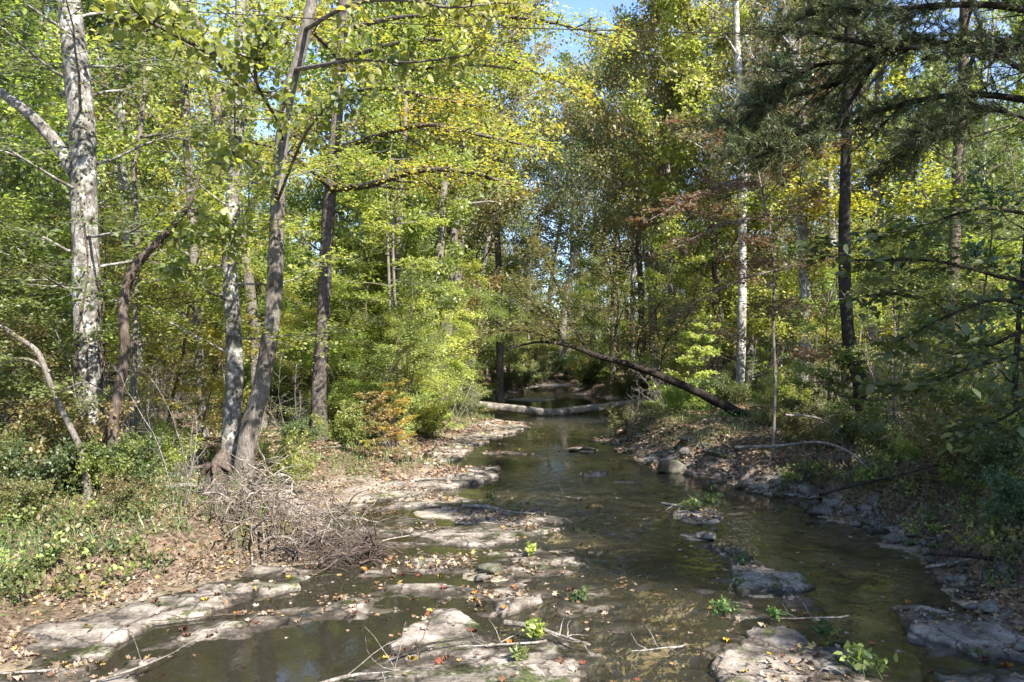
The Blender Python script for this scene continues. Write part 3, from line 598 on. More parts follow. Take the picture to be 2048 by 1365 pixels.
for k, (px, Y, H, lf, lab) in enumerate([(1010, 60, 1.5, 'lf_bright', 'round green tree at the far left shore behind the log'), (985, 70, 1.7, 'lf_olive', 'olive young tree at the far left shore'), (1050, 91, 1.9, 'lf_bright', 'bright young tree at the head of the creek'), (1110, 93, 1.6, 'lf_olive', 'dull young tree in the middle of the creek head'),
        (1165, 90, 1.8, 'lf_green', 'green young tree at the right of the creek head'), (1215, 66, 1.4, 'lf_olive', 'olive young tree over the far right shore'), (1255, 56, 1.3, 'lf_bright', 'bright young tree over the far right shore'), (1300, 48, 1.3, 'lf_olive', 'olive young tree behind the right end of the log'), (1340, 42, 1.2, 'lf_bright', 'bright young tree near the right end of the log'),
        (1380, 35, 1.1, 'lf_green', 'green young tree above the bank behind the leaning tree'), (1190, 75, 1.5, 'lf_bright', 'bright young tree hanging over the far creek bend'), (1130, 100, 2.2, 'lf_bright', 'big bright tree closing the view up the creek'), (1020, 98, 2.2, 'lf_olive', 'big olive tree closing the view up the creek'), (1080, 104, 2.4, 'lf_green', 'big green tree closing the view up the creek'), (1210, 100, 2.3, 'lf_green', 'big green tree beyond the creek bend')]):
    X = (px - 1024) / FPX * Y
    place('understory_tree', var(under, k % 5, 'twig', lf), X, Y, g1(X, Y) - .1, (H, H), k * 2.1, lab, 'young tree', 'young trees closing the creek corridor')
i = 0
for (x, y, z) in scatter(95, 11.5, 45, .7, .5, lambda x, y: not (y < 16 and 0 < x), 1.0, 1.0):
    sd, reg = region(x, y); sc = R.uniform(.6, 1.3)
    place('dry_sapling', bare[i % 3], x, y, z, (sc, sc), R.uniform(0, 6.28), f'bare grey twiggy stems {reg}', 'dry sapling', f'dry saplings {reg}', (R.normal(0, .12), R.normal(0, .12))); i += 1
for k, (px, Y, sc, lf, lab) in enumerate([(1010, 62, 1.4, 'lf_olive', 'dark shrub hanging over the far left shore'), (1050, 74, 1.6, 'lf_green', 'green shrub hanging over the far left shore'), (1085, 92, 2.4, 'lf_olive', 'olive shrub at the left of the creek head'), (1120, 93, 2.4, 'lf_green', 'green shrub closing the creek head'), (1150, 92, 2.4, 'lf_olive', 'olive shrub closing the creek head'),
        (1185, 88, 2.2, 'lf_green', 'green shrub at the right of the creek head'), (1175, 70, 1.7, 'lf_olive', 'olive shrub on the far right shore'), (1200, 60, 1.5, 'lf_green', 'green shrub on the far right shore'), (1255, 52, 1.3, 'lf_olive', 'olive shrub behind the right end of the log'), (1075, 80, 1.7, 'lf_green', 'leafy shrub low over the last water on the left'), (1100, 82.5, 1.9, 'lf_olive', 'olive shrub low over the last water'), (1130, 83, 2., 'lf_green', 'green shrub standing at the last visible water'), (1160, 83, 1.9, 'lf_olive', 'olive shrub right of the last visible water'), (1185, 76, 1.8, 'lf_green', 'leafy shrub low over the last water on the right'), (1045, 66, 1.4, 'lf_olive', 'olive shrub over the narrow far water'), (1175, 62, 1.3, 'lf_bright', 'bright shrub over the narrow far water'), (1060, 93, 2.2, 'lf_green', 'dark green shrub at the left of the creek head'), (1220, 90, 2.2, 'lf_olive', 'olive shrub right beyond the creek bend'), (1290, 49, 1.2, 'lf_green', 'green shrub behind the right end of the log'), (975, 50, 1.0, 'lf_bright', 'bright shrub behind the left end of the log')]):
    X = (px - 1024) / FPX * Y
    place('bush', var(bush, k % 2, 'twig', lf), X, Y, g1(X, Y) - .1, (sc, sc), k * 2.2, lab, 'shrub', 'shrubs closing the far creek', parts=('stem', 'foliage'))
for k, (X, Y, sc, lf, tl, lab) in enumerate([(-3.9, 22.5, .5, 'lf_bright', .25, 'feathery bright young tree leaning out from the grassy left bank'), (-3.3, 26, .62, 'lf_bright', .3, 'feathery bright young tree leaning over the left shore'), (-2.9, 29.5, .7, 'lf_bright', .3, 'feathery pale green tree overhanging the left bar'), (-2.4, 33, .8, 'lf_bright', .25, 'feathery bright tree overhanging the stony shelf'), (-4.6, 27, .75, 'lf_bright', .15, 'taller bright feathery tree behind the left shore'), (-3.6, 39, .95, 'lf_bright', .2, 'bright feathery tree over the left end of the log'), (-4.4, 33, 1., 'lf_bright', .12, 'tall bright feathery tree on the left shore'), (-5.2, 24, .6, 'lf_yellow', .1, 'yellow green feathery tree right of the purplish trunk')]):
    place('understory_tree', var(under, (k + 1) % 5, 'twig', lf), X, Y, g1(X, Y), (sc, sc), 0.4 * k - 1.2, lab, 'young tree', 'bright feathery trees over the left shore', (R.normal(0, .04), tl))
# dense brush in front of and beside the thick pale trunk
for k, (px, Y, kind, sc, lf, lab) in enumerate([(20, 12.6, 'u', .62, 'lf_olive', 'olive leaved young tree at the left edge'), (95, 13.0, 'u', .5, 'lf_green', 'young tree before the thick pale trunk'), (-60, 13.5, 'u', .75, 'lf_green', 'young tree half outside the left edge'), (40, 17, 'u', .9, 'lf_olive', 'taller olive young tree behind the left edge brush'),
        (250, 17, 'u', .8, 'lf_bright', 'bright young tree between the thick pale trunk and the thin stem'), (330, 18.5, 'u', .9, 'lf_yellow', 'yellowing young tree behind the crooked stem'), (395, 17, 'u', .45, 'lf_yellow', 'small yellow leaved young tree before the thicket'), (590, 26, 'u', .8, 'lf_bright', 'bright young tree between the leaning trunk and the purplish trunk'),
        (60, 11.6, 'b', .8, 'lf_green', 'big green shrub at the foot of the leaning snag'), (150, 12.4, 'b', .9, 'lf_olive', 'olive shrub covering the base of the thick pale trunk'), (215, 12.2, 'b', .6, 'lf_bright', 'small bright shrub at the foot of the crooked stem'), (-20, 12, 'b', .95, 'lf_olive', 'large olive shrub at the left edge'), (330, 14.5, 'b', .7, 'lf_bright', 'bright shrub left of the twin trunks'), (560, 15.5, 'b', .7, 'lf_bright', 'bright shrub just right of the leaning trunk'),
        (590, 19.5, 'b', .5, 'lf_green', 'green shrub in front of the purplish trunk'), (700, 21, 'b', .8, 'lf_bright', 'bright shrub at the grassy left bank'), (60, 10.9, 'b', .5, 'lf_olive', 'low green shrub on the weedy mound'), (240, 11.3, 'b', .4, 'lf_olive', 'low olive shrub on the weedy mound')]):
    X = (px - 1024) / FPX * Y; u = kind == 'u'
    place('understory_tree' if u else 'bush', var(under if u else bush, k % (5 if u else 2), 'twig', lf), X, Y, g1(X, Y) - .05, (sc, sc), k * 1.9, lab, 'young tree' if u else 'shrub', 'brush around the left trunks', parts=('trunk', 'crown') if u else ('stem', 'foliage'))
for k, (px, Y, kind, sc, lf, lab) in enumerate([(1600, 18, 'b', .7, 'lf_olive', 'olive shrub above the undercut bank'), (1700, 17, 'b', .7, 'lf_green', 'green shrub above the undercut bank'), (1790, 15.5, 'b', .8, 'lf_green', 'green shrub right of the undercut bank'), (1900, 13.5, 'b', .8, 'lf_olive', 'olive shrub at the right edge slope'), (1990, 12, 'b', .7, 'lf_green', 'green shrub nearest the right edge'), (1930, 15.5, 'b', 1., 'lf_green', 'green shrub in the shade at the right'),
        (2040, 10.3, 'b', .55, 'lf_dark', 'dark shrub over the rotten log'), (1850, 17, 'u', .6, 'lf_green', 'green young tree over the right slope'), (1650, 21, 'u', .6, 'lf_bright', 'bright young tree behind the undercut bank'), (1790, 20, 'u', .7, 'lf_bright', 'bright young tree right of the dark curved trunk'), (2000, 17, 'u', .8, 'lf_green', 'green young tree near the right edge'), (1535, 20.6, 'b', .35, 'lf_olive', 'small olive shrub at the root of the leaning tree'), (1590, 21.5, 'b', .5, 'lf_green', 'green shrub right of the root of the leaning tree'), (1560, 25, 'b', .9, 'lf_bright', 'bright shrub behind the root of the leaning tree'), (1420, 26, 'b', .9, 'lf_green', 'green shrub under the leaning tree')]):
    X = (px - 1024) / FPX * Y; u = kind == 'u'
    place('understory_tree' if u else 'bush', var(under if u else bush, k % (5 if u else 2), 'twig', lf), X, Y, g1(X, Y) - .05, (sc, sc), k * 1.4, lab, 'young tree' if u else 'shrub', 'brush on the right bank', parts=('trunk', 'crown') if u else ('stem', 'foliage'))
# closing belt of woods beyond: one mass
A = Anch(); rng = np.random.default_rng(5)
p = []
for k in range(260):
    y = rng.uniform(92, 118); x = rng.uniform(-1, 1) * (y * .72); hh = rng.uniform(6, 15) * (0.75 if -3 < x < 30 else 1)
    m = 420; q = rng.normal(0, 1, (m, 3)) * [2.3, 1.8, hh * .28] + [x, y, 2 + hh * .5]; p.append(q)
p = np.concatenate(p); p = p[p[:, 2] > .2]; N = len(p)
tag(link('distant_woods', leaves('distant_woods', 'quad', p, rng.normal(0, 1, (N, 3)), rng.normal(0, .6, (N, 3)) + [0, -.2, 1], rng.uniform(.3, .6, N), M['lf_green'], rng.random(N))), kind='stuff')
# trees standing outside the frame to the right and behind, whose shade falls on the right bank and the pool
for k, (x, y, sc) in enumerate([(13.5, 3, 1.), (17, 8, .9), (17, -6, .95), (17, -1, 1.), (13, -.5, .8), (5, -13, .9), (12, 7, .75), (12, 13.5, .72), (-3, -9, .8)]):
    z = g1(x, y)
    place('shade_tree', var(tallA, k % 3, 'bk_grey', 'lf_green'), x, y, z, (sc, sc), k * 1.3, 'big leafy tree outside the right edge of the photo', 'tree', 'trees beside the viewpoint on the right bank')

# ------------------------------------------------------------------ hero trees (trunks traced in place)
def hero(name, px, Y, r, wood, label, base=None, top=None, extra=(), cat='tree', seed=1, crown=None, n=16, flare=1.35):
    """px: list of (px,py[,Y]) from base up; r: radii list (m)"""
    pts = np.array([P(q[0], q[1], q[2] if len(q) > 2 else Y) for q in px])
    z0 = g1(pts[0, 0], pts[0, 1]); pts[0, 2] = min(pts[0, 2], z0 - .1)
    if top is not None: pts = np.vstack([pts, pts[-1] + np.array(top)])
    sp = spline(pts, 8); rad = np.interp(np.linspace(0, 1, len(sp)), np.linspace(0, 1, len(r)), r)
    dz = sp[:, 2] - sp[0, 2]; rad = rad * (1 + (flare - 1) * np.exp(-np.maximum(dz - .1, 0) / .22))
    e = empty(name, tuple(sp[0] + [0, 0, .1]), label, cat)
    T = Tubes(); T.add(sp, rad, n, .14, seed)
    A = Anch(); rng = np.random.default_rng(seed)
    for (bp, br, opts) in extra:      # limbs: traced polylines
        q = spline(np.array([P(*v) if len(v) == 3 else P(v[0], v[1], Y) for v in bp]), 5)
        T.add(q, np.linspace(br, br * .3, len(q)), 8, .1, seed + 3)
        if opts: side_branches(T, A, q, opts.get('L', 1.2), br, rng, opts.get('flat', False), opts.get('ns', 8), opts.get('nt', 4), opts.get('nl', 8), opts.get('sp', .05), opts.get('sl', .5), opts.get('t0', .1))
    if crown:                          # generated limbs higher up
        for i in range(crown['n']):
            t = crown['t0'] + (crown.get('t1', .99) - crown['t0']) * i / crown['n']; q, dd = at_t(sp, t); az = i * 2.4 + seed; el = rng.uniform(*crown.get('el', (.2, .7)))
            limb(T, A, q, (math.cos(az) * math.cos(el), math.sin(az) * math.cos(el), math.sin(el)), crown['L'] * rng.uniform(.7, 1.2), crown.get('r', .05), rng, crown.get('flat', False), crown.get('ns', 7), 5, crown.get('nl', 8), .13, .04, crown.get('sp', .08))
    link('trunk', T.mesh('trunk', M[wood], e.location), e)
    if A.p:
        cf = crown or {}; o = next((x[2] for x in extra if x[2]), {})
        lf = cf.get('leaf') or o.get('leaf', 'lf_green'); sz = cf.get('size') or o.get('size', .1); tp = cf.get('tpl') or o.get('tpl', 'quad'); fl = cf.get('flat', o.get('flat', False))
        p, ax, nm, s_, rr = leafset(A, rng, sz, fl)
        link('crown', leaves('crown', tp, p, ax, nm, s_, M[lf], rr, e.location), e)
    return e

hero('forest_tree', [(185, 965), (182, 820), (176, 700), (172, 560), (169, 430), (163, 250), (150, 120), (138, 0), (120, -200)], 13.5, [.235, .215, .21, .205, .2, .19, .175, .15], 'bk_pale',
     'thick pale lichen covered trunk standing at the left with a big limb forking left', top=(-.3, .5, 5), seed=11, n=24,
     extra=[([(150, 345), (110, 285), (60, 230), (0, 185), (-60, 150), (-200, 60)], .13, None)],
     crown=dict(n=22, t0=.32, L=2.6, leaf='lf_green', size=.085, nl=12, r=.03, el=(-.2, .5), flat=True))
hero('vine_stem', [(232, 990), (226, 860), (238, 780), (250, 700), (246, 610), (262, 550), (285, 515), (330, 470), (372, 420), (400, 350)], 12.3, [.085, .08, .075, .07, .05, .03], 'bk_brown',
     'crooked brown stem just right of the thick pale trunk, bending right', seed=12, n=12,
     extra=[([(300, 500), (350, 480), (420, 475), (470, 500)], .02, dict(L=1.0, ns=14, nt=4, nl=4, leaf='lf_big', size=.12, tpl='ovate', sp=.05, sl=.5)),
            ([(285, 515), (320, 530), (370, 540), (420, 560)], .015, dict(L=.8, ns=8, nt=3, nl=4)),
            ([(372, 420), (430, 440), (480, 470)], .015, dict(L=.7, ns=7, nt=3, nl=4))])
hero('forest_tree', [(270, 560), (275, 460), (268, 350), (285, 230), (290, 130), (280, 0)][::1], 13.2, [.05, .045, .04, .03], 'bk_grey', 'very thin grey stem rising between the pale trunk and the twin trunks',
     seed=13, n=8, flare=1, extra=[([(280, 275), (330, 275), (400, 290), (450, 300)], .03, dict(L=.9, ns=8, nt=3, nl=5, leaf='lf_bright', size=.09))]) if False else None
hero('forest_tree', [(262, 930), (268, 750), (272, 600), (275, 460), (268, 350), (285, 230), (290, 130), (280, -30)], 14.5, [.05, .048, .045, .04, .03], 'bk_grey', 'very thin grey stem rising between the thick pale trunk and the twin trunks',
     seed=13, n=8, extra=[([(283, 275), (330, 270), (400, 290), (450, 300)], .03, dict(L=.9, ns=8, nt=3, nl=6, leaf='lf_bright', size=.09)), ([(283, 275), (245, 300), (215, 290)], .02, dict(L=.7, ns=5, nt=3, nl=6))])
hero('leaning_snag', [(180, 975), (160, 900), (120, 815), (98, 760), (75, 705), (35, 675), (0, 650), (-60, 600)], 11.8, [.05, .044, .04, .034, .025], 'bk_grey', 'bare grey leaning snag crossing in front of the thick pale trunk', cat='dead tree', seed=14, n=12,
     extra=[([(100, 745), (60, 720), (0, 715)], .03, None), ([(110, 790), (170, 765), (215, 790)], .02, None)])
hero('forest_tree', [(408, 880), (404, 800), (398, 700), (392, 600), (385, 450), (375, 300), (370, 150), (365, -50)], 21, [.13, .12, .11, .1], 'bk_grey', 'grey trunk in the thicket to the left of the twin trunks', seed=15, n=12,
     crown=dict(n=12, t0=.35, L=2.6, leaf='lf_bright', size=.1, nl=8))
hero('forest_tree', [(458, 955), (462, 850), (470, 760), (466, 640), (460, 520), (466, 400), (474, 250), (482, 100), (486, -80)], 15, [.19, .165, .15, .14, .135, .13, .12], 'bk_pale', 'straight pale trunk, left one of the pair with the leaning trunk', seed=16, n=20,
     crown=dict(n=18, t0=.3, L=2.2, leaf='lf_bright', size=.08, nl=12, r=.025, el=(-.2, .5), flat=True))
hero('forest_tree', [(478, 955), (500, 860), (524, 770), (540, 680), (550, 560), (554, 430), (560, 320), (575, 200), (600, 110), (625, 0), (650, -120)], 14.6, [.17, .16, .145, .13, .12, .11, .07], 'bk_grey', 'grey mossy trunk leaning right, right one of the pair', seed=17, n=20,
     extra=[([(575, 200, 14.6), (540, 190, 13), (480, 170, 11), (420, 110, 9.5), (330, 60, 8.5), (270, 30, 8)], .05, dict(L=1.3, ns=16, nt=4, nl=5, leaf='lf_big', size=.105, tpl='ovate', sp=.08, sl=.45, t0=.35)),
            ([(565, 280, 14.6), (555, 240, 12), (530, 200, 10.5), (510, 150, 9.8), (520, 60, 9.5)], .04, dict(L=1.3, ns=15, nt=4, nl=5, sp=.06, sl=.5, t0=.3)),
            ([(556, 400, 14.6), (540, 350, 12.5), (500, 320, 11), (430, 330, 10.2)], .03, dict(L=1.0, ns=12, nt=4, nl=4, sp=.06, t0=.3)),
            ([(590, 140, 14.6), (650, 130, 12.5), (720, 120, 11.5), (820, 125, 10.8), (940, 110, 10.5)], .04, dict(L=1.3, ns=16, nt=4, nl=6, sp=.06, t0=.25)),
            ([(610, 60, 14.6), (700, 10, 12), (800, 0, 10.5), (900, 15, 10), (1000, 5, 10)], .04, dict(L=1.2, ns=14, nt=4, nl=5, sp=.06, t0=.2)),
            ([(556, 400, 14.6), (600, 290, 12.5), (640, 230, 11.5), (690, 190, 11)], .03, dict(L=1.0, ns=10, nt=4, nl=4, sp=.05, t0=.3))])
hero('forest_tree', [(640, 868), (638, 780), (644, 680), (650, 560), (656, 440), (668, 300), (678, 170), (684, 60), (690, -80)], 22, [.24, .195, .175, .165, .155, .14, .12], 'bk_purple', 'dark flaky purplish trunk standing right of the leaning pair', seed=18, n=20,
     extra=[([(662, 378, 22), (730, 372, 20), (800, 352, 19), (860, 340, 18), (940, 345, 17.5), (1020, 368, 17)], .1, dict(L=2.3, ns=18, nt=5, nl=16, leaf='lf_maple', size=.08, flat=True, sp=.12, sl=.55, t0=.1)),
            ([(668, 300, 22), (760, 270, 20), (860, 250, 18.5), (960, 270, 18), (1090, 300, 17.5)], .08, dict(L=2.4, ns=18, nt=5, nl=18, flat=True, sp=.13, sl=.55, t0=.1)),
            ([(684, 60, 22), (800, 35, 20.5), (950, 30, 19.5), (1100, 45, 18.8), (1240, 80, 18)], .07, dict(L=2.3, ns=20, nt=5, nl=16, flat=True, sp=.14, sl=.5, t0=.3)),
            ([(676, 140, 22), (800, 140, 20), (950, 130, 19), (1080, 150, 18.5), (1170, 190, 18)], .06, dict(L=2.0, ns=16, nt=5, nl=15, flat=True, sp=.14, sl=.5, t0=.3)),
            ([(676, 200, 22), (760, 175, 20), (860, 195, 19), (960, 215, 18.5)], .08, dict(L=2.2, ns=16, nt=5, nl=18, flat=True, sp=.13, sl=.5)),
            ([(680, 120, 22), (780, 90, 20), (880, 80, 19), (1000, 110, 18.5), (1080, 150, 18)], .07, dict(L=2.0, ns=15, nt=5, nl=16, flat=True, sp=.13, sl=.5)),
            ([(662, 378, 22), (610, 330, 20), (560, 300, 19), (480, 280, 18)], .07, dict(L=2.0, ns=12, nt=5, nl=16, flat=True, sp=.13, sl=.5)),
            ([(680, 120, 22), (620, 60, 20), (560, 30, 19), (480, 10, 18)], .07, dict(L=2.0, ns=12, nt=5, nl=16, flat=True, sp=.13, sl=.5))])
hero('forest_tree', [(750, 800), (744, 690), (738, 560), (734, 430), (728, 300), (722, 100), (720, -50)], 33, [.15, .14, .13, .1], 'bk_dark', 'narrow black trunk behind the purplish trunk', seed=19, n=12, crown=dict(n=14, t0=.4, L=2.8, leaf='lf_green', size=.12, nl=9))
hero('forest_tree', [(812, 790), (806, 690), (808, 600), (815, 500), (822, 350), (830, 200), (835, 50)], 38, [.13, .12, .11, .08], 'bk_pale', 'thin pale trunk rising over the bright layered leaves by the left shore', seed=20, n=10, crown=dict(n=16, t0=.4, L=3, leaf='lf_bright', size=.12, nl=9))
hero('forest_tree', [(836, 790), (830, 700), (838, 600), (842, 480), (850, 380), (870, 250), (880, 100)], 40, [.16, .15, .13, .08], 'bk_grey', 'grey trunk close beside the thin pale trunk by the left shore', seed=21, n=10, crown=dict(n=16, t0=.4, L=3, leaf='lf_green', size=.12, nl=9))
for k, (px, py, Y, hs, lab) in enumerate([(955, 795, 50, 560, 'thin bare stem at the water edge left of the log'), (900, 800, 44, 500, 'slim pale stem behind the log end on the left shore'), (778, 850, 27, 420, 'knotted slim stem at the edge of the left bank grass'), (790, 860, 26, 480, 'slim brown stem beside the knotted one on the left bank')]):
    hero('understory_tree', [(px, py), (px + 3, (py + hs) / 2 + 20), (px - 4, hs), (px + 6, hs - 150)], Y, [.07, .06, .04, .015], 'bk_grey', lab, cat='young tree', seed=30 + k, n=8,
         crown=dict(n=15, t0=.2, L=2.0, leaf='lf_bright', size=.095, flat=True, el=(-.1, .25), nl=8, r=.02, sp=.04))
# bright layered beeches over the left shore
for k, (px, py, Y, H, lab) in enumerate([(745, 860, 27, .75, 'bright green layered young beech left of the creek bend'), (830, 845, 31, .8, 'bright green layered young beech nearest the log on the left shore'),
        (880, 812, 40, 1.0, 'tall bright layered young beech behind the left end of the log'), (690, 880, 23, .5, 'short bright layered young beech at the grassy left bank'), (905, 800, 47, 1.15, 'bright young beech closing the view behind the log')]):
    X, Y_, z = ground_at(px, py)
    place('understory_tree', var(under, k % 5, 'twig', 'lf_bright'), (px - 1024) / FPX * Y, Y, g1((px - 1024) / FPX * Y, float(Y)), (H * 1.15, H), k * 2., lab, 'young tree', 'bright layered young beeches on the left shore')

# right side
hero('forest_tree', [(1478, 830), (1482, 700), (1484, 560), (1485, 430), (1486, 330), (1482, 200), (1474, 80), (1470, -80)], 33, [.19, .18, .175, .16, .14, .12], 'bk_white', 'straight white trunk showing between the leaves right of the creek', seed=41, n=14,
     extra=[([(1484, 230), (1510, 130), (1530, 60), (1560, -40)], .09, None), ([(1486, 140), (1500, 120), (1515, 80)], .05, None)], crown=dict(n=13, t0=.55, L=3.2, leaf='lf_olive', size=.12, nl=6))
hero('forest_tree', [(1598, 800), (1606, 740), (1612, 640), (1608, 540), (1604, 440), (1606, 330), (1600, 200), (1580, 80), (1545, -60)], 27, [.21, .19, .18, .17, .16, .15, .12], 'bk_pale', 'peeling buff and white trunk with a limb forking at the top', seed=42, n=14,
     extra=[([(1596, 180), (1575, 90), (1560, 0), (1555, -80)], .09, None), ([(1596, 190), (1600, 80), (1620, -40)], .07, None)], crown=dict(n=9, t0=.7, L=3, leaf='lf_olive', size=.12, nl=5))
hero('forest_tree', [(1732, 858), (1722, 780), (1702, 700), (1692, 620), (1688, 500), (1690, 380), (1694, 260), (1698, 130), (1700, -60)], 20.5, [.2, .17, .155, .15, .14, .13, .11], 'bk_dark', 'dark curved trunk on the right bank beyond the pool', seed=43, n=16,
     extra=[([(1690, 230), (1735, 260), (1770, 290), (1790, 320)], .03, None)], crown=dict(n=9, t0=.7, L=2.6, leaf='lf_dark', size=.11, nl=7))
hero('forest_tree', [(1752, 820), (1744, 720), (1742, 600), (1750, 450), (1756, 300), (1758, 150), (1760, -60)], 26, [.17, .15, .14, .13, .11], 'bk_grey', 'grey trunk directly behind the dark curved trunk', seed=44, n=14, crown=dict(n=11, t0=.5, L=2.8, leaf='lf_green', size=.11, nl=7))
hero('forest_tree', [(1738, 800), (1724, 730), (1722, 640), (1728, 560), (1735, 450)], 30, [.06, .05, .03], 'bk_grey', 'thin pale stem squeezed between the dark curved trunk and the grey trunk', seed=45, n=8, crown=dict(n=10, t0=.3, L=1.6, leaf='lf_bright', size=.1, nl=6, r=.02))
hero('forest_tree', [(1893, 830), (1896, 740), (1904, 600), (1910, 450), (1918, 300), (1926, 150), (1930, -60)], 24, [.2, .18, .17, .16, .13], 'bk_brown', 'brown trunk at the far right behind the shaded leaves', seed=46, n=14,
     extra=[([(1912, 430), (1945, 370), (2000, 330), (2080, 300)], .04, dict(L=1.2, ns=7, nt=3, nl=6, sp=.05))], crown=dict(n=11, t0=.5, L=2.8, leaf='lf_green', size=.11, nl=7))
hero('forest_tree', [(1970, 840), (1966, 700), (1960, 520), (1966, 350), (1974, 200), (1990, 0)], 30, [.09, .08, .07, .05], 'bk_white', 'slim whitish trunk near the right edge', seed=47, n=9, crown=dict(n=12, t0=.35, L=2.3, leaf='lf_bright', size=.11, nl=7, r=.025))
hero('forest_tree', [(2036, 900), (2030, 800), (2034, 700), (2044, 560), (2060, 400)], 13, [.05, .045, .035], 'bk_dark', 'thin dark stem standing in the brush at the right edge', seed=48, n=8, crown=dict(n=8, t0=.3, L=1.2, leaf='lf_dark', size=.1, nl=4, r=.015))
hero('leaning_tree', [(1560, 868), (1510, 845), (1450, 812), (1390, 782), (1320, 752), (1260, 730), (1200, 714), (1140, 692), (1080, 684), (1010, 700)], 22.5, [.16, .14, .125, .11, .09, .07, .045, .02], 'bk_leaning', 'dark leaning tree arching left over the creek from the right bank', seed=49, n=16,
     extra=[([(1222, 718), (1232, 660), (1236, 600), (1222, 550), (1210, 500)], .04, dict(L=2.2, ns=16, nt=6, nl=10, leaf='lf_olive', size=.075, flat=True, sp=.06, sl=.6)),
            ([(1130, 690), (1100, 640), (1060, 600), (1020, 560)], .03, dict(L=2.1, ns=15, nt=6, nl=10, flat=True, sp=.06, sl=.55)),
            ([(1285, 740), (1275, 690), (1300, 640), (1330, 590)], .025, dict(L=2.1, ns=15, nt=6, nl=10, flat=True, sp=.06, sl=.55)),
            ([(1180, 705), (1150, 660), (1110, 560), (1080, 500)], .03, dict(L=2.1, ns=15, nt=6, nl=10, flat=True, sp=.06, sl=.55)),
            ([(1140, 692), (1080, 670), (1000, 660), (940, 690)], .03, dict(L=2.1, ns=15, nt=6, nl=10, flat=True, sp=.06, sl=.55)),
            ([(1320, 752), (1330, 690), (1370, 640), (1400, 560)], .025, dict(L=2.1, ns=15, nt=6, nl=10, flat=True, sp=.06, sl=.55))], cat='tree')
hero('understory_tree', [(1545, 850), (1550, 760), (1546, 650), (1548, 540), (1535, 440), (1515, 340), (1490, 240)], 17.5, [.036, .033, .03, .024, .012], 'bk_grey', 'slender tree with rusty red leaf sprays right of the creek', seed=50, n=9, cat='tree',
     extra=[([(1500, 350, 17.5), (1440, 370, 16), (1380, 395, 15), (1300, 440, 14)], .025, dict(L=1.5, ns=16, nt=5, nl=17, leaf='lf_red', size=.07, flat=True, sp=.03, sl=.4)),
            ([(1545, 440, 17.5), (1480, 440, 16), (1400, 470, 15), (1330, 510, 14)], .025, dict(L=1.4, ns=14, nt=5, nl=9, flat=True, sp=.03, sl=.4)),
            ([(1470, 300, 17.5), (1400, 260, 16), (1340, 240, 15)], .02, dict(L=1.3, ns=9, nt=5, nl=8, flat=True, sp=.03, sl=.4)),
            ([(1555, 540, 17.5), (1480, 560, 16), (1400, 600, 15.5), (1340, 640, 15)], .02, dict(L=1.2, ns=9, nt=5, nl=7, flat=True, sp=.03, sl=.4)),
            ([(1530, 400, 17.5), (1580, 340, 17), (1640, 300, 16.5), (1700, 290, 16)], .02, dict(L=1.3, ns=9, nt=5, nl=14, flat=True, sp=.03, sl=.4))], crown=dict(n=14, t0=.22, L=1.5, leaf='lf_red', size=.07, nl=13, r=.012, flat=True, el=(-.1, .5)))
# tall airy trees framing the sky gap
for k, (px, Y, sc, lf, wd, lab) in enumerate([(1290, 50, 1.2, 'lf_olive', 'bk_grey', 'tall open crowned tree against the sky right of the gap'), (1345, 38, 1.1, 'lf_olive', 'bk_grey', 'tall open crowned olive tree next to the sky gap'), (1135, 90, 1.55, 'lf_green', 'bk_grey', 'tall tree closing the end of the creek'),
        (1500, 37, 1.05, 'lf_olive', 'bk_pale', 'tall olive tree beside the white trunk'), (1000, 66, 1.0, 'lf_olive', 'bk_grey', 'tall tree standing left of the creek end'), (1310, 48, 1.2, 'lf_olive', 'bk_pale', 'pale limbed open tree high beside the sky gap'), (1225, 58, 1.1, 'lf_green', 'bk_grey', 'open tree with forked limbs in the middle of the sky gap'),
        (1390, 46, 1.1, 'lf_green', 'bk_grey', 'tall green open tree behind the olive one'), (1000, 50, 1.3, 'lf_olive', 'bk_grey', 'tall open tree above the far left shore'), (1060, 92, 1.0, 'lf_green', 'bk_grey', 'green tree at the very end of the creek'), (1200, 90, .9, 'lf_olive', 'bk_grey', 'olive tree at the right of the creek end'), (940, 47, 1.05, 'lf_olive', 'bk_pale', 'tall open olive tree behind the left end of the log')]):
    X = (px - 1024) / FPX * Y; z = g1(X, float(Y))
    place('forest_tree', var(airy, k % 2, wd, lf), X, Y, z - .1, (sc, sc), k * 1.7 + .4, lab, 'tree', 'tall trees around the sky gap')

T = Tubes(); rng = np.random.default_rng(61); A = Anch()
for k in range(7):
    q = []
    a0 = rng.uniform(-2.6, -.4); dr = rng.normal(0, .12)
    for j in range(26):
        t = j / 25; py = 960 - 940 * t; yy = 13.5; cx = np.interp(py, [0, 120, 250, 430, 560, 700, 960], [138, 150, 163, 169, 172, 176, 185]); a = a0 + dr * j + .35 * math.sin(j * .7 + k)
        rr = np.interp(py, [0, 960], [.165, .225]) + .012; c = P(cx, py, yy); q.append(c + [rr * math.cos(a), rr * math.sin(a), 0])
    q = spline(q, 2); n_ = int(len(q) * rng.uniform(.35, 1)); q = q[:n_]; T.add(q, np.linspace(.016, .006, n_), 5, .2, k)
    A.twig(q[n_ // 3:], 70, rng, .06)
e = empty('climbing_vine', tuple(P(185, 960, 13.3)), 'dark vines with small leaves climbing the thick pale trunk', 'vine')
link('stem', T.mesh('stem', M['bk_brown'], e.location), e); p, ax, nm, s_, rr = leafset(A, rng, .06, False); link('foliage', leaves('foliage', 'quad', p, ax, nm + [0, -1, 0], s_, M['lf_green'], rr, e.location), e)
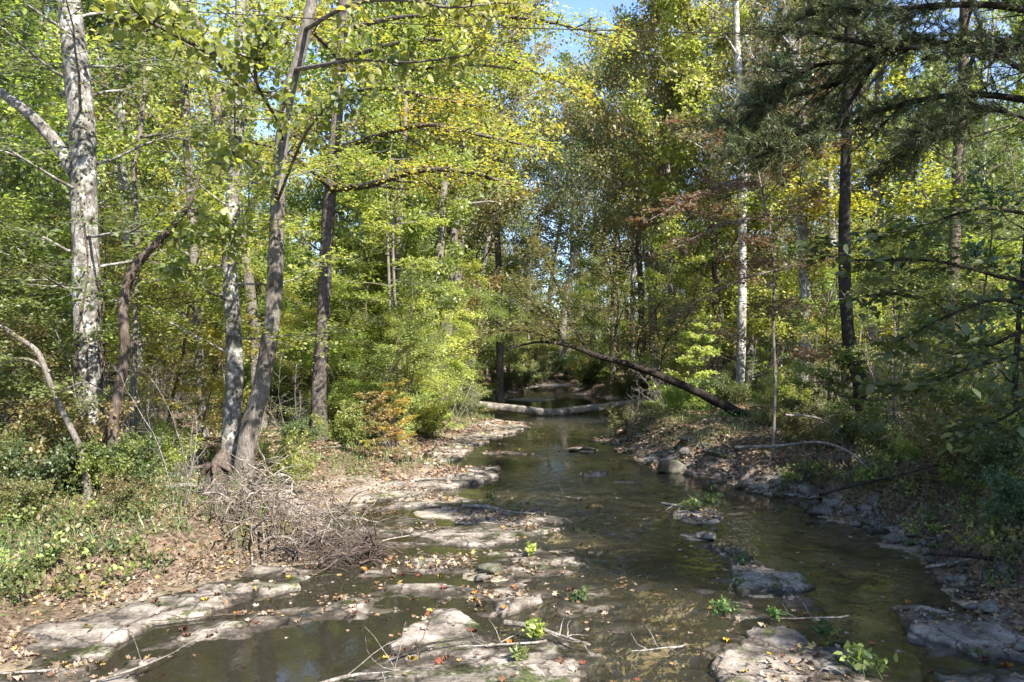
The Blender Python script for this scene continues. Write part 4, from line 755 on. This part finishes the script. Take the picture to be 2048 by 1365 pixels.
# ------------------------------------------------------------------ cedar reaching in from the right
T = Tubes(); A = Anch(); rng = np.random.default_rng(77)
tr = spline(np.array([[10.3, 9.0, .7], [10.1, 9.0, 3], [9.9, 9.1, 6.5], [9.8, 9.2, 11]]), 8); T.add(tr, np.linspace(.28, .1, len(tr)), 16, .15, 5)
CED = [([(2350, 260, 9), (2048, 200, 9.4), (1920, 190, 9.6), (1800, 210, 9.8), (1690, 250, 10), (1560, 270, 10), (1480, 260, 10)], .05),
       ([(2400, 150, 9), (2100, 80, 9.2), (1950, 95, 9.4), (1820, 85, 9.6), (1740, 115, 9.8), (1690, 160, 10), (1600, 190, 10)], .075),
       ([(2400, 150, 9), (2150, 110, 9.2), (2000, 98, 9), (1900, 92, 9.3), (1780, 95, 9), (1650, 70, 9), (1580, 60, 9)], .06),
       ([(2350, 200, 9), (2100, 150, 8.8), (2048, 140, 8.8), (1960, 100, 8.8), (1930, 170, 8.8), (1900, 240, 9), (1850, 280, 9)], .04),
       ([(2350, 100, 9), (2048, 20, 9), (1900, 10, 9), (1750, 20, 9), (1640, 10, 9)], .05),
       ([(2400, 0, 9), (2150, -80, 9), (1900, -60, 9), (1750, -40, 9.4)], .05),
       ([(1760, 110, 9.8), (1680, 230, 9.6), (1600, 290, 9.4), (1500, 300, 9.2)], .03),
       ([(1740, 120, 9.8), (1640, 130, 9.8), (1560, 170, 9.8), (1510, 220, 9.8)], .03),
       ([(2400, 300, 9.2), (2100, 250, 9.8), (1980, 220, 10), (1880, 260, 10.2), (1780, 320, 10.4)], .03)]
for px, r in CED:
    q = spline(np.array([P(*v) for v in px]), 6); T.add(q, np.linspace(r, r * .3, len(q)), 8, .15, 3)
    n = len(q)
    for j in range(44):
        t = .2 + .8 * (j + rng.random()) / 44; a, dd = at_t(q, t); pp = nrm(np.cross(dd, [0, 0, 1]) + 1e-6) * (1 if j % 2 else -1)
        d2 = dd * .8 + pp * rng.uniform(.1, .8) + [0, 0, rng.normal(.05, .3)]; l2 = rng.uniform(.35, .8)
        sp = seg(a, d2, l2, 5, .15, -.02, rng); T.add(sp, np.linspace(.009, .003, 6), 4, capend=False)
        if (t > .45 or rng.random() < .35):
            for k in range(7):
                q2, d3 = at_t(sp, .15 + .85 * k / 7); d4 = d3 * .7 + rng.normal(0, .5, 3); tw = seg(q2, d4, rng.uniform(.1, .26), 3, .15, .02, rng)
                T.add(tw, [.003, .0025, .002, .0015], 3, capend=False); A.twig(tw, 52, rng, .016)
e = empty('cedar_tree', (10.3, 9.0, .8), 'dark green cedar reaching in from the upper right with arching bare boughs', 'cedar tree')
link('trunk', T.mesh('trunk', M['bk_dark'], e.location), e)
p, dd = A.get(); N = len(p)
link('crown', leaves('crown', 'needle', p, dd * .8 + rng.normal(0, .55, (N, 3)), rng.normal(0, 1, (N, 3)), rng.uniform(.03, .065, N) * 1.1, M['lf_cedar'], None, e.location), e)
# shaded broadleaf branches coming in from the right
T = Tubes(); A = Anch(); rng = np.random.default_rng(88)
base = np.array([8.6, 10.2, 1.0]); tr = spline(np.array([base, base + [-.1, .1, 2.], base + [0, 0, 4.5], base + [.2, 0, 7]]), 6); T.add(tr, np.linspace(.1, .03, len(tr)), 10, .1, 2)
for px in [[(2300, 560, 10.2), (2048, 560, 9.6), (1950, 540, 9.4), (1850, 520, 9.4), (1700, 520, 9.6), (1620, 500, 9.8)], [(2350, 640, 10.2), (2100, 620, 9.2), (1990, 600, 8.8), (1880, 640, 8.8), (1800, 680, 9)],
           [(2300, 500, 10.2), (2060, 430, 9.4), (1950, 420, 9.4), (1850, 450, 9.6), (1760, 470, 10)], [(2300, 760, 10), (2060, 720, 9), (1960, 730, 8.8), (1850, 770, 9), (1760, 770, 9.4)],
           [(2300, 840, 10), (2100, 800, 9), (2000, 840, 8.8), (1930, 870, 8.8)], [(2300, 620, 10.2), (2060, 660, 9.4), (1960, 690, 9.6), (1860, 600, 9.8), (1730, 590, 10)]]:
    q = spline(np.array([P(*v) for v in px]), 5); T.add(q, np.linspace(.03, .006, len(q)), 6)
    side_branches(T, A, q, 1.5, .012, rng, True, 17, 4, 4, .06, .5, .2)
e = empty('broadleaf_tree', tuple(base), 'shaded dark green broadleaf tree reaching in from the right edge', 'tree')
link('trunk', T.mesh('trunk', M['bk_dark'], base), e); p, ax, nm, s_, rr = leafset(A, rng, .1, True)
link('crown', leaves('crown', 'ovate', p, ax, nm, s_, M['lf_green'], rr, base), e)

# ------------------------------------------------------------------ log across the creek, driftwood, brush
def log(name, px, Y, r, wood, label, cat, z=None, n=12, twigs=0, seed=1, grp=None, rough=.14):
    pts = np.array([P(v[0], v[1], v[2] if len(v) > 2 else Y) for v in px]) if z is None else np.array([[*W0(v[0], v[1], z + (v[2] if len(v) > 2 else 0)), z + (v[2] if len(v) > 2 else 0)] for v in px])
    sp = spline(pts, 6); T = Tubes(); rad = np.interp(np.linspace(0, 1, len(sp)), np.linspace(0, 1, len(r)), r)
    T.add(sp, rad, n, rough, seed)
    T.V.insert(0, T.V.pop(0)); rng = np.random.default_rng(seed)
    for k in range(twigs):
        q, dd = at_t(sp, rng.uniform(.1, .95)); d2 = dd * .6 + rng.normal(0, .6, 3) + [0, 0, .2]; s2 = seg(q, d2, rng.uniform(.2, .6), 4, .2, 0, rng); T.add(s2, np.linspace(rad.mean() * .4, .002, 5), 4, capend=False)
    o = link(name, T.mesh(name, M[wood])); return tag(o, label, cat, grp)
log('fallen_log', [(925, 803, 37.2), (965, 811, 37.3), (1030, 818, 37.8), (1100, 826, 38.4), (1160, 820, 39.4), (1230, 811, 40.5), (1318, 802, 41.5)], 38, [.15, .19, .2, .21, .2, .19, .19], 'bk_dead', 'pale fallen log lying across the creek', 'log', n=16, seed=3)
DR = [([(395, 985, .6), (440, 1000, .45), (480, 1020, .35), (500, 1060, .2), (505, 1130, .05)], .045, 'grey forked driftwood limb standing in the leaves below the twin trunks'),
      ([(330, 975, .7), (385, 972, .65), (420, 995, .55), (455, 1030, .35), (500, 1050, .25)], .04, 'pale driftwood limb reaching left from the stump'),
      ([(372, 1135, .05), (385, 1100, .15), (410, 1050, .3), (418, 1020, .4)], .03, 'short grey prop branch leaning on the driftwood'),
      ([(455, 985, .6), (510, 985, .65), (560, 995, .55), (600, 1020, .4), (640, 1045, .3)], .025, 'pale driftwood branch spreading right into the brush pile'),
      ([(470, 1015, .5), (500, 1030, .4), (545, 1045, .35), (590, 1060, .25)], .02, 'thin grey branch low in the brush pile'),
      ([(1325, 1008, .05), (1360, 1013, .1), (1400, 1018, .06), (1432, 1030, .04)], .03, 'pale stick lying on the small grassy islet'),
      ([(925, 1012, .1), (975, 1014, .12), (1020, 1024, .1), (1075, 1028, .06)], .035, 'brown stick lying across the leafy bar'),
      ([(820, 965, .1), (850, 958, .12), (905, 960, .1), (960, 962, .06)], .035, 'bleached stick on the left bar'),
      ([(640, 1368, .05), (700, 1352, .1), (760, 1345, .12), (800, 1340, .12)], .018, 'light brown stick on the left edge of the wide pale slab'),
      ([(790, 1310, .12), (850, 1290, .13), (900, 1282, .13), (960, 1272, .13)], .014, 'thin dark twig crossing the wide pale slab'),
      ([(1010, 1246, .13), (1060, 1252, .14), (1110, 1268, .12), (1180, 1290, .1)], .03, 'weathered branch along the upper edge of the wide pale slab'),
      ([(180, 1365, .08), (250, 1345, .1), (310, 1322, .12), (360, 1300, .08)], .012, 'thin twig on the corner slab'),
      ([(1470, 895, 1.1), (1560, 892, 1.15), (1640, 885, 1.2), (1700, 905, 1.1), (1740, 940, .8), (1790, 965, .55)], .03, 'pale bare branch sweeping over the undercut right bank'),
      ([(1570, 830, 1.9), (1640, 838, 1.8), (1680, 870, 1.4), (1690, 930, .8)], .018, 'thin pale branch dangling over the undercut'),
      ([(1640, 990, .45), (1720, 968, .6), (1800, 950, .8), (1880, 930, 1.)], .03, 'dark branch resting on the weeds of the right bank'),
      ([(1860, 1105, .35), (1930, 1110, .35), (2000, 1118, .35), (2080, 1112, .4)], .04, 'dark broken rotten log on the right shore'),
      ([(1850, 1135, .05), (1900, 1128, .12), (1960, 1118, .25), (2048, 1140, .2)], .018, 'pale dead twig below the rotten log'),
      ([(1910, 1190, .06), (1980, 1200, .08), (2060, 1212, .1)], .03, 'dark wet stick by the right slab'),
      ([(-20, 762, 2.35), (90, 750, 2.4), (150, 775, 2.1), (210, 800, 1.8)], .03, 'bare dead branch hanging low across the left trunks')]
for k, (px, r, lab) in enumerate(DR):
    log('driftwood_branch', px, None, [r, r * .9, r * .6, r * .3], 'bk_dead' if 'dark' not in lab else 'bk_dark', lab, 'branch', z=0, n=8, twigs=5 if r > .015 else 2, seed=200 + k)
rng = np.random.default_rng(99); TW = []
for k in range(6):
    T = Tubes(); q = seg((0, 0, 0), (1, 0, 0), 1., 8, .16, 0, rng); q[:, 2] *= .25; T.add(q, np.linspace(.014, .004, 9), 5, .2, k)
    for j in range(4):
        a, dd = at_t(q, rng.uniform(.2, .9)); sgm = seg(a, dd + rng.normal(0, .7, 3) * [1, 1, .3], rng.uniform(.12, .4), 4, .2, 0, rng); T.add(sgm, np.linspace(.006, .002, 5), 4, capend=False)
    TW.append(T.mesh('fallen_twig', M[['bk_dead', 'bk_brown', 'brush'][k % 3]]))
cnt = 0
while cnt < 110:
    y = rng.uniform(6.8, 24); x = rng.uniform(-1, 1) * y * .64; h_, on_ = surf(np.array([x]), np.array([y])); h_ = float(h_[0])
    if h_ < -.01 and rng.random() < .93: continue
    o = link('fallen_twig', TW[cnt % 6]); o.location = (x, y, max(h_, 0) + .015); o.rotation_euler = (rng.uniform(-.3, .3), rng.uniform(-.1, .1), rng.uniform(0, 6.28)); o.scale = (rng.uniform(.35, 1.1),) * 3
    sd = 'left' if x < float(centre(np.array(y))) else 'right'; wh = 'on bedrock in the creek' if on_[0] else f'among the leaves of the {sd} bank'
    tag(o, f'thin dry forked twig lying {wh}', 'twig', f'dry twigs {wh}'); cnt += 1
# stump / root plate
T = Tubes(); rng = np.random.default_rng(9); X, Y, z = ground_at(430, 1000)
for k in range(9):
    a = k * .7; q = seg((X + .1 * math.cos(a), Y + .1 * math.sin(a), z + .55), (math.cos(a), math.sin(a), -.5), rng.uniform(.2, .4), 6, .25, -.14, rng); T.add(q, np.linspace(.05, .01, 7), 7, .25, k)
T.add(np.array([(X, Y, z - .1), (X + .03, Y, z + .3), (X + .1, Y + .05, z + .62), (X + .14, Y + .05, z + .8)]), [.2, .17, .12, .03], 14, .3, 4)
tag(link('stump', T.mesh('stump', M['bk_brown'])), 'broken splintered stump at the foot of the twin trunks', 'stump')
# brush pile
def brushpile(name, cx, cy, cz, rx, ry, h, n, label, wood='brush', seed=3, droop=-.09):
    rng = np.random.default_rng(seed); T = Tubes()
    for k in range(n):
        a = rng.uniform(0, 6.28); q = rng.random() ** .5; x = cx + rx * q * math.cos(a); y = cy + ry * q * math.sin(a); z0 = g1(x, y) + rng.uniform(0, h) * (1 - q * .6)
        s2 = seg((x, y, max(z0, cz)), (rng.normal(.3, .8), rng.normal(-.3, .6), rng.normal(.15, .4)), rng.uniform(.25, .9), 7, .22, droop, rng)
        s2[:, 2] = np.maximum(s2[:, 2], -.02)
        T.add(s2, np.linspace(.0022 + .024 * rng.random() ** 5, .0015, 8), 4, capend=False)
    return tag(link(name, T.mesh(name, M[wood])), label, 'brush pile')
X, Y, z = ground_at(555, 1040)
brushpile('brush_pile', X, Y + .2, .0, 1.2, .9, 1.05, 800, 'dome of fine dry drooping twigs beside the stump on the left shore', seed=3)
X, Y, z = ground_at(650, 1115)
brushpile('brush_pile', X + .15, Y, .0, .75, .6, .35, 420, 'dark tangle of roots and twigs at the left water edge', 'bk_brown', seed=4)
X, Y, z = ground_at(1250, 790)
brushpile('brush_pile', 8.9, 43.5, .2, 1.6, 1.4, .8, 200, 'pale brush heap by the right end of the log', seed=5)
# exposed roots under the right bank
X0, Y0 = W0(1640, 930, .5); T = Tubes(); rng = np.random.default_rng(15)
for k in range(60):
    px = rng.uniform(1600, 1850); a = np.array([*W0(px, 905 + (px - 1600) * .1, .85), .85]); q = seg(a, (rng.normal(0, .6), -.7, -.4), rng.uniform(.4, 1.1), 7, .2, -.12, rng); T.add(q, np.linspace(rng.uniform(.006, .025), .003, 8), 5, capend=False)
tag(link('root_tangle', T.mesh('root_tangle', M['bk_brown'])), 'exposed tree roots hanging in the undercut right bank', 'roots')

# ------------------------------------------------------------------ rocks
def rock(name, px, py, wpx, hpx, mat, label, seed, grp=None, z=None, ang=0., sq=.0):
    X, Y, z0 = ground_at(px, py)
    if z is not None: X, Y = W0(px, py, z); z0 = z
    wx = wpx * Y / FPX / 2 * .9; hz = hpx * Y / FPX / 2 * (.75 if Y > 15 else .9); rng = np.random.default_rng(seed)
    n = 28; m = 19; th = np.arange(n) / n * 2 * np.pi; ph = np.linspace(-np.pi / 2, np.pi / 2, m)
    Th, Ph = np.meshgrid(th, ph); d = np.stack([np.cos(Ph) * np.cos(Th), np.cos(Ph) * np.sin(Th), np.sin(Ph)], -1)
    rr = np.ones(Th.shape)
    for k in range(13):   # cut the ball with random planes: a broken, angular stone
        nn = nrm(rng.normal(0, 1, 3) * [1, 1, .8]); c = rng.uniform(.48, .82); dt = d @ nn; rr = np.minimum(rr, np.where(dt > 1e-3, c / np.maximum(dt, 1e-3), 9))
    rr = rr * (1 + .05 * fbm(d[..., 0] * 3 + seed, d[..., 1] * 3 + d[..., 2] * 2, seed, 3))
    V = d * rr[..., None] * [wx * 1.25, wx * rng.uniform(.8, 1.2), hz * 1.35]; ca, sa = math.cos(ang), math.sin(ang)
    V = np.stack([V[..., 0] * ca - V[..., 1] * sa, V[..., 0] * sa + V[..., 1] * ca, V[..., 2]], -1) + [X, Y + wx * .5, z0 + hz * .55]
    I, J = np.meshgrid(np.arange(m - 1), np.arange(n), indexing='ij'); J2 = (J + 1) % n
    F = np.stack([I * n + J, I * n + J2, (I + 1) * n + J2, (I + 1) * n + J], -1).reshape(-1, 4)
    return tag(link(name, mesh_np(name, V.reshape(-1, 3), F, np.arange(len(F)) * 4, M[mat], False)), label, 'rock', grp)
RK = [(1350, 950, 72, 40, 'rockdk', 'big rounded boulder at the tip of the stony bar on the right'), (1378, 952, 30, 16, 'rock', 'small stone at the foot of the big rounded boulder'), (1330, 915, 40, 18, 'rock', 'stone lying behind the big rounded boulder'),
      (1300, 932, 26, 14, 'rockdk', 'dark stone left of the big rounded boulder'), (1500, 970, 46, 16, 'rock', 'flat stone at the far shore of the right pool'), (1567, 985, 42, 36, 'rock', 'square grey block standing in the water of the right pool'),
      (1622, 990, 44, 30, 'rock', 'rounded grey stone right of the square block'), (1645, 1032, 52, 26, 'rock', 'pale wedge stone at the left end of the stone heap'), (1700, 1034, 40, 24, 'rock', 'grey stone in the middle of the stone heap'),
      (1670, 1014, 46, 18, 'rock', 'flat stone at the back of the stone heap'), (1735, 1030, 30, 24, 'rock', 'grey stone at the right of the stone heap'), (1750, 1008, 24, 22, 'rock', 'pale upright stone on top of the stone heap'), (1757, 1030, 18, 30, 'rock', 'narrow upright stone in the stone heap'),
      (1722, 1046, 28, 12, 'rockdk', 'low dark stone at the water side of the stone heap'), (1765, 1042, 20, 14, 'rock', 'small stone at the right foot of the stone heap'), (1745, 1044, 18, 12, 'rock', 'smallest stone of the stone heap'),
      (1786, 1062, 42, 14, 'rockdk', 'dark stone between the heap and the pale flat stone'), (1798, 1088, 58, 22, 'rock', 'pale flat stone at the right shore of the pool'), (1847, 1095, 24, 16, 'rock', 'round stone right of the pale flat stone'),
      (2010, 1165, 54, 40, 'rock', 'blue grey angular block on the right shore'), (1975, 1160, 26, 30, 'rock', 'narrow stone left of the blue grey block'), (1990, 1228, 60, 26, 'rock', 'pale stone behind the long mossy slab'), (1945, 1222, 32, 18, 'rock', 'small pale stone left of the one behind the mossy slab'),
      (1418, 1082, 50, 20, 'slab', 'pale dome stone in the middle of the creek'), (1438, 1068, 22, 8, 'rockdk', 'small dark stone behind the pale dome stone'), (1748, 1174, 12, 18, 'rock', 'small white tipped stone standing alone in the right pool'),
      (985, 1150, 62, 30, 'rockdk', 'dark mossy boulder in mid creek left of the round one'), (1085, 1156, 48, 34, 'rockdk', 'round brown boulder in the middle of the creek'), (1035, 1112, 30, 18, 'rock', 'grey stone behind the mossy boulder'), (960, 1165, 40, 16, 'rock', 'flat dark stone in front of the mossy boulder'),
      (1148, 1276, 60, 22, 'rock', 'flat brown stone at the corner of the wide slab'), (1155, 1235, 34, 26, 'rockdk', 'dark wet stone above the wide slab corner'), (1030, 1016, 40, 14, 'rockdk', 'mossy stone under the stick on the leafy bar'),
      (1115, 1052, 50, 16, 'rockdk', 'dark stones at the right end of the long ledge'), (900, 900, 24, 12, 'slab', 'white stone at the left shore'), (1005, 800, 24, 10, 'slab', 'pale stone beyond the log on the left'), (1220, 925, 20, 8, 'rockdk', 'black stone showing in the stream'),
      (1375, 908, 40, 16, 'rock', 'mossy stone high on the stony bar'), (1245, 845, 50, 16, 'slab', 'pale rubble stone right of the creek near the log'), (1440, 915, 70, 22, 'rockdk', 'dark stone against the undercut right bank'),
      (1380, 884, 60, 14, 'rock', 'long grey stone lying under the leaning tree'), (1150, 905, 30, 10, 'rockdk', 'left stone of the dark cluster in mid stream'), (1175, 902, 34, 11, 'rockdk', 'right stone of the dark cluster in mid stream'), (650, 893, 10, 8, 'rock', 'pebble by the purplish trunk')]
for k, (px, py, wp, hp, mt, lab) in enumerate(RK[:-1]): rock('rock', px, py, wp, hp, mt, lab, 300 + k, ang=R.uniform(-.5, .5))
rng = np.random.default_rng(45)
for k in range(110):
    t = rng.random(); px = np.interp(t, [0, .25, .5, .75, 1], [1440, 1620, 1690, 1830, 1960]) + rng.normal(0, 22); py = np.interp(t, [0, .25, .5, .75, 1], [962, 995, 1040, 1085, 1190]) + rng.normal(0, 9)
    rock('rock', px, py, rng.uniform(9, 34), rng.uniform(6, 18), ['rock', 'rockdk'][k % 2], 'small angular stone jumbled along the right waterline of the pool', 800 + k, 'angular stones along the pool edge', ang=rng.uniform(0, 3))
rng = np.random.default_rng(44); cnt = 0
while cnt < 150:
    px = rng.uniform(1200, 1480); py = rng.uniform(862, 952)
    if not (abs(py - (868 + (px - 1200) * .22)) < 30): continue
    rock('rock', px, py, rng.uniform(8, 24), rng.uniform(4, 9), ['rock', 'rockdk', 'rock'][rng.integers(3)], 'loose broken stone on the stony bar on the right', 500 + cnt, 'loose stones of the right bar', ang=rng.uniform(0, 3)); cnt += 1
for k in range(46):
    a = [(760, 1000, 60, 12), (900, 900, 60, 18), (960, 855, 60, 10), (1240, 850, 40, 10), (850, 935, 60, 14)][k % 5]
    rock('rock', a[0] + rng.normal(0, a[2] * .6), a[1] + rng.normal(0, a[3] * .6), rng.uniform(8, 22), rng.uniform(4, 10), 'slab', 'pale stone on the sunlit shore by the creek', 700 + k, 'pale stones along the sunlit shores', ang=rng.uniform(0, 3))

# ------------------------------------------------------------------ leaf litter, grass, weeds
def pts_in(y0, y1, n, ex=.66):
    y = np.sqrt(R.uniform(y0 ** 2, y1 ** 2, n)); x = R.uniform(-1, 1, n) * (y * ex + .6); return x, y
x, y = pts_in(4, 34, 330000); h, on = surf(x, y); d = sdf(STREAM, x, y); sdl = x < centre(y)
pr = np.where(on, .07 + .42 * (fbm(x * 1.4, y * 1.4, 12) > .12), np.where(h > .01, .95, 0)); pr = pr * np.clip(.6 + 2.4 * fbm(x * 1.3, y * 1.3, 14, 5), .05, 1)
pr = np.where((h <= .01) & ~on, .035 + .1 * (np.abs(h) < .05) * (fbm(x * .8, y * .8, 77) > .1), pr)
k = R.random(len(x)) < pr; x, y, h, on = x[k], y[k], h[k], on[k]; N = len(x)
z = np.where(h < 0, np.where(R.random(N) < .3, .004, h + .006), h + .012 + .02 * R.random(N))
float_ = (h < 0) & (z > 0)
nm = R.normal(0, .75, (N, 3)) * np.where(h < 0, .1, 1)[:, None] + [0, 0, 1]; nm[float_] = [0, 0, 1]
sz = np.clip(np.exp(R.normal(-2.72, .38, N)), .025, .15); rr = np.clip(R.random(N) ** 1.3, 0, 1)
near = y < 17; ang = R.uniform(0, 6.28, N); ax = np.stack([np.cos(ang), np.sin(ang), R.normal(0, .1, N)], -1); p = np.stack([x, y, z], -1)
tag(link('leaf_litter', leaves('leaf_litter', 'maple', p[near], ax[near], nm[near], sz[near], M['litter'], rr[near])), 'tan, brown and orange fallen leaves carpeting the near banks and bars', 'leaf litter', kind='stuff')
tag(link('leaf_litter', leaves('leaf_litter', 'quad', p[~near], ax[~near], nm[~near], sz[~near] * 1.15, M['litter'], rr[~near])), 'fallen leaves carpeting the banks farther up the creek', 'leaf litter', kind='stuff')
# single fallen leaves that can be told apart in the foreground
LM = {}
for nme, c in [('orange', (.4, .17, .045)), ('yellow', (.46, .31, .05)), ('rust red', (.2, .07, .045)), ('tan', (.4, .31, .23)), ('brown', (.15, .085, .055))]:
    m, t, N_, K_ = newmat('fallen_leaf_' + nme.replace(' ', '_')); dd = N_('ShaderNodeBsdfDiffuse'); ns = N_('ShaderNodeTexNoise'); ns.inputs['Scale'].default_value = 60
    K_(ramp(t, ns.outputs['Fac'], [(.35, tuple(v * .6 for v in c)), (.6, c)]), dd.inputs[0]); o = N_('ShaderNodeOutputMaterial'); K_(dd.outputs[0], o.inputs[0])
    me = leaves('fallen_leaf', 'maple', np.zeros((1, 3)), np.array([[1., 0, 0]]), np.array([[0, 0, 1.]]), [1.], m); LM[nme] = me
names = list(LM); cnt = 0
x, y = pts_in(6.6, 11.5, 900, .62); h, on = surf(x, y)
for xx, yy, hh, oo in zip(x, y, h, on):
    if cnt >= 170: break
    if not oo and (hh > .02 or R.random() < .5): continue
    nme = names[[4, 3, 4, 3, 4, 0, 1, 2, 3, 4][R.integers(10)]]; o = link('fallen_leaf', LM[nme])
    o.location = (xx, yy, (hh + .022) if oo else .006); s_ = R.uniform(.07, .14); o.scale = (s_, s_, s_ * (1.6 if oo else .2)); o.rotation_euler = (R.normal(0, .25) if oo else 0, R.normal(0, .25) if oo else 0, R.uniform(0, 6.28))
    wh = 'lying on a foreground rock slab' if oo else 'floating on the foreground water'
    tag(o, f'{nme} fallen leaf {wh}', 'leaf', f'{nme} leaves {wh}'); cnt += 1
# grass
x, y = pts_in(7, 40, 150000, .66); d = sdf(STREAM, x, y); h = gz(x, y); sdl = x < centre(y)
gm = fbm(x * .55, y * .55, 61) + .6 * ((d > .5) & (d < 2.2) & (y > 17) & sdl) + .6 * (sdl & (y < 14) & (x < -3.6)); k = (d > .9) & (h > .12) & (gm > .12) & (R.random(len(x)) < .8)
x, y, h = x[k], y[k], h[k]; N = len(x)
tag(link('grass', leaves('grass', 'blade', np.stack([x, y, h - .01], -1), R.normal(0, .35, (N, 3)) + [0, 0, 1], R.normal(0, 1, (N, 3)) * [1, 1, .2], R.uniform(.1, .3, N), M['grass'])), 'grass tufts growing over both banks', 'grass', kind='stuff')
# low leafy ground cover
x, y = pts_in(7, 45, 330000, .66); d = sdf(STREAM, x, y); h = gz(x, y); sdl = x < centre(y)
gm = fbm(x * .8, y * .8, 71) - .05 + .35 * (sdl & (x < -4) & (y < 13)) + .3 * (~sdl & (d > .6) & (d < 3)); k = (d > .6) & (h > .1) & (gm > 0.0)
x, y, h, d = x[k], y[k], h[k], d[k]; N = len(x); up = R.random(N) ** 1.5 * np.clip((d - .5) * .5, .08, .45) * (1 + fbm(x * 2, y * 2, 5))
tag(link('weeds', leaves('weeds', 'quad', np.stack([x, y, h + up], -1), R.normal(0, 1, (N, 3)) * [1, 1, .3], R.normal(0, .5, (N, 3)) + [0, 0, 1], R.uniform(.02, .055, N), M['weed'])), 'low leafy weeds covering both banks', 'weeds', kind='stuff')
# small plants one can point to
def plantlet(px, py, n, hgt, size, mat, label, z=None, grp=None, seed=1, tpl='ovate'):
    rng = np.random.default_rng(seed); X, Y, z0 = ground_at(px, py)
    if z is not None: X, Y = W0(px, py, z); z0 = z
    T = Tubes(); A = Anch()
    for k in range(n):
        q = seg((X + rng.normal(0, hgt * .3), Y + rng.normal(0, hgt * .3), z0 - .02), (rng.normal(0, .4), rng.normal(0, .4), 1), hgt * rng.uniform(.6, 1.1), 5, .12, 0, rng); T.add(q, np.linspace(.004, .002, 6), 4, capend=False); A.twig(q[2:], 9, rng, size * .5)
    e = empty('plant', (X, Y, z0), label, 'plant', grp); link('stem', T.mesh('stem', M['weed'], e.location), e)
    p, ax, nm, s_, rr = leafset(A, rng, size, False, .0, clump=False); link('foliage', leaves('foliage', tpl, p, ax, nm, s_, M[mat], rr, e.location), e)
PL = [(1450, 1225, 16, .15, .035, 'weed', 'bright green tuft of water plants at the head of the domed slab', .02), (1550, 1232, 14, .1, .035, 'weed', 'small green tuft on the top edge of the domed slab', .08), (1648, 1272, 6, .12, .07, 'lf_dark', 'dark green tuft on the right flank of the domed slab', .08),
      (1745, 1345, 7, .24, .065, 'lf_bright', 'bright broad leaved seedling at the bottom right slab edge', .06), (1075, 1270, 18, .12, .05, 'lf_bright', 'green tuft in the crack of the wide slab', .1), (1040, 1310, 8, .07, .05, 'lf_green', 'low green patch in the lower crack of the wide slab', .1),
      (1385, 1020, 12, .2, .07, 'lf_green', 'leafy plant on the small grassy islet', .05), (985, 1000, 8, .15, .05, 'lf_green', 'small plant above the stick on the leafy bar', .05), (1480, 1122, 12, .1, .05, 'lf_dark', 'dark tuft on the back of the tilted slab', .12),
      (1480, 1168, 8, .08, .05, 'lf_green', 'green tuft before the tilted slab', .03), (1420, 1010, 9, .3, .08, 'lf_green', 'leaning plant at the islet end', .05), (1160, 1200, 8, .1, .05, 'lf_green', 'small green tuft among the ripples', .03), (1060, 1105, 10, .1, .05, 'lf_bright', 'green tuft on the mid creek ledge', .08)]
for k, (px, py, n, hg, sz_, mt, lab, z) in enumerate(PL): plantlet(px, py, n, hg, sz_, mt, lab, z, None, 900 + k)
rng = np.random.default_rng(3)
for k in range(110):
    if k < 70: px, py = rng.uniform(1560, 2046), 0; py = rng.uniform(960, 1190 if px > 1960 else 1080) if px > 1780 else rng.uniform(935, 985)
    else: px, py = rng.uniform(0, 330), rng.uniform(1010, 1220); py = min(py, 1235 - px * .3)
    sd = 'right' if k < 70 else 'left'
    plantlet(px, py, 9, rng.uniform(.2, .5), rng.uniform(.03, .06), ['lf_bright', 'lf_green'][k % 2] if k % 3 else 'lf_olive', f'leafy weed growing on the {sd} bank slope', None, f'leafy weeds on the {sd} bank slope', 1000 + k)

# ------------------------------------------------------------------ overhead cable
pts = np.array([P(-900, -90, 13), P(100, 2, 13), P(700, 42, 13), P(1024, 56, 13), P(1500, 67, 13), P(2048, 70, 13), P(2900, 50, 13)])
T = Tubes(); T.add(spline(pts, 10), .009, 6); tag(link('overhead_cable', T.mesh('overhead_cable', M['bk_dark'])), 'thin dark overhead cable strung across the top of the view', 'cable')
